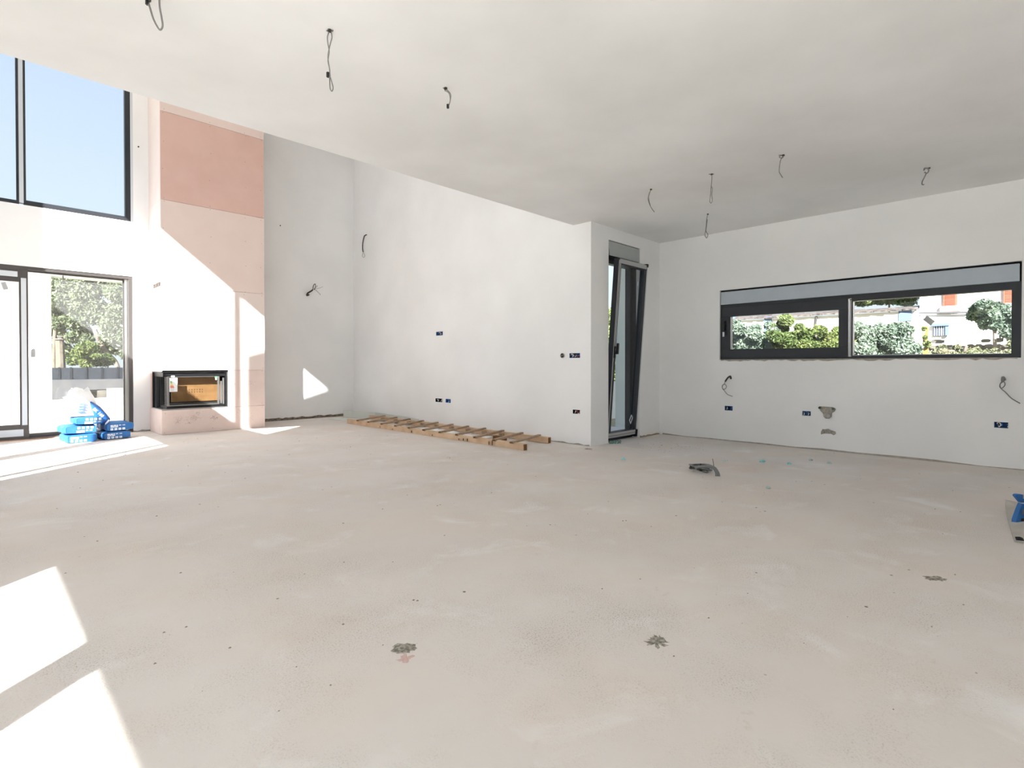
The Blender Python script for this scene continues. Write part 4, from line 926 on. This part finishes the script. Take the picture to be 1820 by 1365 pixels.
tree('dark tree mass farther back behind the garden', (1.5, 34, -.42), C, R_, 34000, .12, 14, LEAFO, [(1.5, 34, -.42), (1.6, 34, 1.8), (1.7, 34, 3.5)], .15)

# ---------------------------------------------------------------- kitchen window view
XH = 20.0
def qx(x, y, X=XH): return hx(x, y, X)
def rectx(mb, x0, y0, x1, y1, X, d):
    a, b = qx(x0, y0, X), qx(x1, y1, X); return mb.box((X, min(a.y, b.y), min(a.z, b.z)), (X+d, max(a.y, b.y), max(a.z, b.z)))
EXTW = mat('old_limewash', (.70, .68, .65), .9, col2=(.80, .785, .76), scale=1.5)
hs = thing('low_outbuilding', 'long low whitewashed outbuilding with a stone slab roof, seen left in the kitchen window', 'building', (XH, 6, -.42))
y_r = qx(1632, 560).y; y_l = 12.0
wz = qx(1560, 556).z
MB().box((XH, y_r, -.42), (XH+5, y_l, wz)).build('wall', EXTW, hs)
n_ = 26; yy = np.linspace(y_r+.02, y_l, n_+1)
for i in range(n_):
    z = wz+.02*rng.random(); MB().prism([(XH-.10-.06*rng.random(), yy[i]+.01, z), (XH-.10-.06*rng.random(), yy[i+1]-.01, z+.01), (XH+.6, yy[i+1]-.01, z+.14), (XH+.6, yy[i]+.01, z+.14)], (0, 0, .05)).build('roof_slab', SLATE, hs)
    if False: MB().prism([(XH+.1, yy[i]+.05, z+.09), (XH+.1, yy[min(i+2, n_)]-.05, z+.10), (XH+2.8, yy[min(i+2, n_)]-.05, z+.55), (XH+2.8, yy[i]+.05, z+.55)], (0, 0, .07)).build('roof_slab', SLATE, hs)
for (x0, y0, x1, y1) in ((1597, 551, 1620, 570), (1358, 563, 1371, 600), (1296, 562, 1306, 577)):
    rectx(MB(), x0, y0, x1, y1, XH-.03, .05).build('blue_window', BLUES, hs)
a, b = qx(1597, 548), qx(1620, 551); MB().box((XH-.04, b.y, b.z), (XH+.02, a.y, a.z)).build('lintel', GREYC, hs)
p, q = qx(1452, 562), qx(1450, 578); MB().tube([p+Vector((-.05, 0, 0)), q+Vector((-.05, 0, 0))], .035, 6).build('downpipe', CABLED, hs)
hs = thing('neighbour_house', 'tall white neighbouring house with red shutters, right in the kitchen window', 'house', (XH+.2, 0, -.42))
yr0 = qx(1632, 540).y
MB().box((XH+.2, -9, -.42), (XH+7, min(yr0, y_r)-.01, 7)).build('wall', EXTW, hs)
for (x0, y0, x1, y1) in ((1677, 516, 1701, 543), (1784, 500, 1806, 538)):
    a, b = qx(x0, y0, XH+.15), qx(x1, y1, XH+.15); sh = MB().box((XH+.12, b.y, b.z), (XH+.2, a.y, a.z)).build('shutter', REDS, hs)
    sl = MB()
    for k in range(14): z = b.z+(a.z-b.z)*(k+.5)/14; sl.box((XH+.105, b.y+.04, z-.008), (XH+.125, a.y-.04, z+.012))
    each(sl, 'louvre', REDS, sh); MB().box((XH+.10, b.y-.08, b.z-.16), (XH+.2, a.y+.08, b.z)).build('window_sill', mat('pinkish_sill', (.62, .45, .42), .9) if 'pinkish_sill' not in MATS else MATS['pinkish_sill'], hs)
p, q = qx(1630, 556, XH+.1), qx(1722, 555, XH+.1); MB().tube([qx(1626, 548, XH+.1), p, q], .03, 6).build('gutter_pipe', GREYC, hs)
a, b = qx(1659, 580, XH+.15), qx(1684, 596, XH+.15)
gd = MB().box((XH+.14, b.y, b.z), (XH+.22, a.y, a.z)).build('cellar_window', mat('cellar_blue', (.06, .075, .12), .7), hs)
MB().box((XH+.05, b.y-.04, a.z-.0), (XH+.2, a.y+.04, a.z+.07)).build('lintel', BLUES, hs); MB().box((XH+.08, b.y-.03, b.z), (XH+.15, b.y+.05, a.z)).build('jamb', BLUES, hs)
bm_ = MB()
for k in range(6): y = b.y+(a.y-b.y)*(k+.5)/6; bm_.box((XH+.12, y-.008, b.z), (XH+.14, y+.008, a.z))
each(bm_, 'window_bar', PRINT, gd)
# dry stone wall
sw = thing('dry_stone_wall', 'sunlit dry stone wall with ragged top in front of the white house', 'wall', (18.5, 1, -.42))
MB().box((18.6, -3.0, -.42), (18.9, 2.4, 1.52)).build('wall_core', BARK, sw)
tops = lambda y: 1.60+.10*math.sin(y*3)+.08*math.sin(y*7)
cnt = 0
y = 2.3
for row in range(8):
    y = 2.45-.1*(row % 2); z0 = .60+row*.14
    while y > -1.3 and cnt < 220:
        w = .14+.20*rng.random(); hh = .10+.03*rng.random()
        if z0+hh < tops(y)+.08:
            yc, zc = y-w/2, z0+hh/2; pts = []
            for k in range(7):
                a_ = 2*math.pi*k/7; pts.append((18.6, yc+math.copysign(abs(math.cos(a_))**.6, math.cos(a_))*w*.47*(.9+.15*rng.random()), zc+math.copysign(abs(math.sin(a_))**.6, math.sin(a_))*hh*.5*(.85+.2*rng.random())))
            o = MB().prism(pts, (-.06-.05*rng.random(), 0, 0)).build('stone', STONE, sw); fix_normals(o); cnt += 1
        y -= w+.01
def clx(px, rpx, X, seed, sy=1, sz=.9):
    r = np.random.default_rng(seed); C = []; R_ = []
    for (x, y), rp in zip(px, rpx):
        p = hx(x, y, X); s = rp*(p.dot(CH))/FPX; C.append((p.x+.15*r.normal(), p.y, p.z)); R_.append((s, s*sy, s*sz))
    return C, R_
def shrub(label, px, rpx, X, n, size, seed, m, name='hedge', cat='hedge', base=None):
    C, R_ = clx(px, rpx, X, seed); c = np.mean(np.array(C), axis=0); t = thing(name, label, cat, (X, float(c[1]), -.42))
    foliage('foliage', C, R_, n, size, seed, m, t)['kind'] = 'stuff'
    MB().tube([(X, c[1], -.42), (X+.05, c[1]+.05, float(c[2])), (X, c[1], float(c[2])+.2)], .04, 6).build('stem', BARK, t); return t
shrub('rounded dark green bush topping the hedge, in the left kitchen pane', [(1395, 568), (1385, 575), (1405, 572), (1415, 582), (1392, 583), (1378, 585)], [10, 9, 10, 8, 9, 8], 14.5, 12000, .04, 21, LEAF, 'bush', 'bush')
shrub('yellow-green ivy hedge filling the bottom of the left kitchen pane', [(1380+12*k, 598+4*math.sin(k)) for k in range(13)]+[(1380+14*k, 615) for k in range(11)]+[(1390+14*k, 632) for k in range(9)]+[(1450, 585), (1470, 590), (1485, 588)], [11]*13+[14]*11+[14]*9+[9, 8, 9], 14, 45000, .042, 22, LEAFY)
shrub('blue-green leafy hedge at the left edge of the left kitchen pane', [(1290+12*k, 592+6*math.sin(1.4*k)) for k in range(8)]+[(1285+13*k, 612) for k in range(8)]+[(1285+13*k, 632) for k in range(8)]+[(1315, 578), (1345, 584), (1362, 578)], [11]*8+[14]*8+[14]*8+[9, 8, 8], 14.2, 32000, .042, 23, LEAFB)
shrub('ivy hedge at the left of the right kitchen pane', [(1505+12*k, 590+3*math.sin(2*k)) for k in range(10)]+[(1505+13*k, 606) for k in range(9)]+[(1505+13*k, 622) for k in range(10)]+[(1590, 582), (1600, 580), (1522, 578), (1560, 580)], [11]*10+[13]*9+[14]*10+[9, 9, 8, 8], 14, 40000, .042, 24, LEAFB)
shrub('low weedy scrub in front of the dry stone wall', [(1640+14*k, 630+4*math.sin(2*k)) for k in range(12)]+[(1700, 617), (1675, 617), (1800, 612), (1812, 606), (1735, 622)]+[(1620+14*k, 636) for k in range(14)], [8]*12+[5, 5, 7, 7, 5]+[10]*14, 16, 26000, .045, 25, mat('leaf_dry', (.15, .17, .09), .6, col2=(.28, .26, .16), scale=2), 'scrub', 'scrub')
shrub('ivy-covered tree at the right end of the kitchen window', [(1738, 552), (1752, 547), (1768, 548), (1784, 552), (1798, 556), (1730, 562), (1745, 566), (1765, 562), (1785, 570), (1800, 578), (1770, 578), (1790, 590), (1748, 578), (1810, 565), (1805, 595)], [10, 12, 12, 12, 12, 8, 9, 11, 12, 12, 9, 10, 7, 12, 12], 18, 30000, .05, 26, LEAFB, 'ivy_tree', 'tree')
shrub('dark woodland treetops behind the low outbuilding', [(1500+16*k, 530+2*math.sin(k)) for k in range(8)]+[(1500+18*k, 515) for k in range(8)]+[(1640+30*k, 480) for k in range(4)], [13]*8+[18]*8+[20]*4, 30, 26000, .10, 27, LEAF, 'treetops', 'trees')
# dry reeds at the wall end
t = thing('dry_reeds', 'orange-brown dry reeds standing between hedge and stone wall', 'reeds', (15.0, 2.0, -.42)); mb = MB()
for i in range(90):
    q0 = hx(1640+9*rng.random(), 640, 15.0); p = Vector((q0.x, q0.y, -.42)); q = hx(1640+10*rng.random(), 575+45*rng.random(), 15.0); mb.tube([p, q], .006, 3)
mb.build('stalks', mat('reed_orange', (.40, .26, .08), .8), t, kind='stuff')
C, R_ = clx([(1646, 600), (1645, 585), (1648, 612)], [3, 3, 5], 15.0, 5); foliage('leaves', C, R_, 700, .04, 31, LEAFY, t)['kind'] = 'stuff'

# ---------------------------------------------------------------- view through the tall window
tag(MB().prism([(7.512, 5.0, -.42), (8.05, 5.0, -.42), (8.05, 5.25, -.42), (7.98, 5.25, -.42)], (0, 0, 5.0)).build('garden_pier', mat('pier_render', (.50, .55, .54), .9)), 'pale grey-green rendered pier outside the tall tilted window', 'pier')
tag(MB().box((10.5, 8.0, -.42), (15, 8.2, .56)).build('garden_wall', EXT), 'low white garden wall outside the tall tilted window', 'wall')
struct('stone_step', MB().box((5.6, 4.14, -.42), (7.3, 5.0, -.06)), TERR)
def shr(label, C, R_, n, size, seed, m, base):
    t = thing('hedge', label, 'hedge', base); foliage('foliage', C, R_, n, size, seed, m, t)['kind'] = 'stuff'; MB().tube([base, (base[0], base[1], 1.0)], .05, 6).build('stem', BARK, t)
shr('bright green hedge beyond the tall tilted window', [(17.5, 11.5, 1.6), (16.6, 11.5, 1.2), (18.4, 11.6, 1.4), (17.5, 11.5, 2.6)], [(1, .8, 1.1), (.9, .8, .9), (1, .8, 1), (.7, .7, .7)], 14000, .07, 41, LEAFY, (17.5, 11.5, -.42))
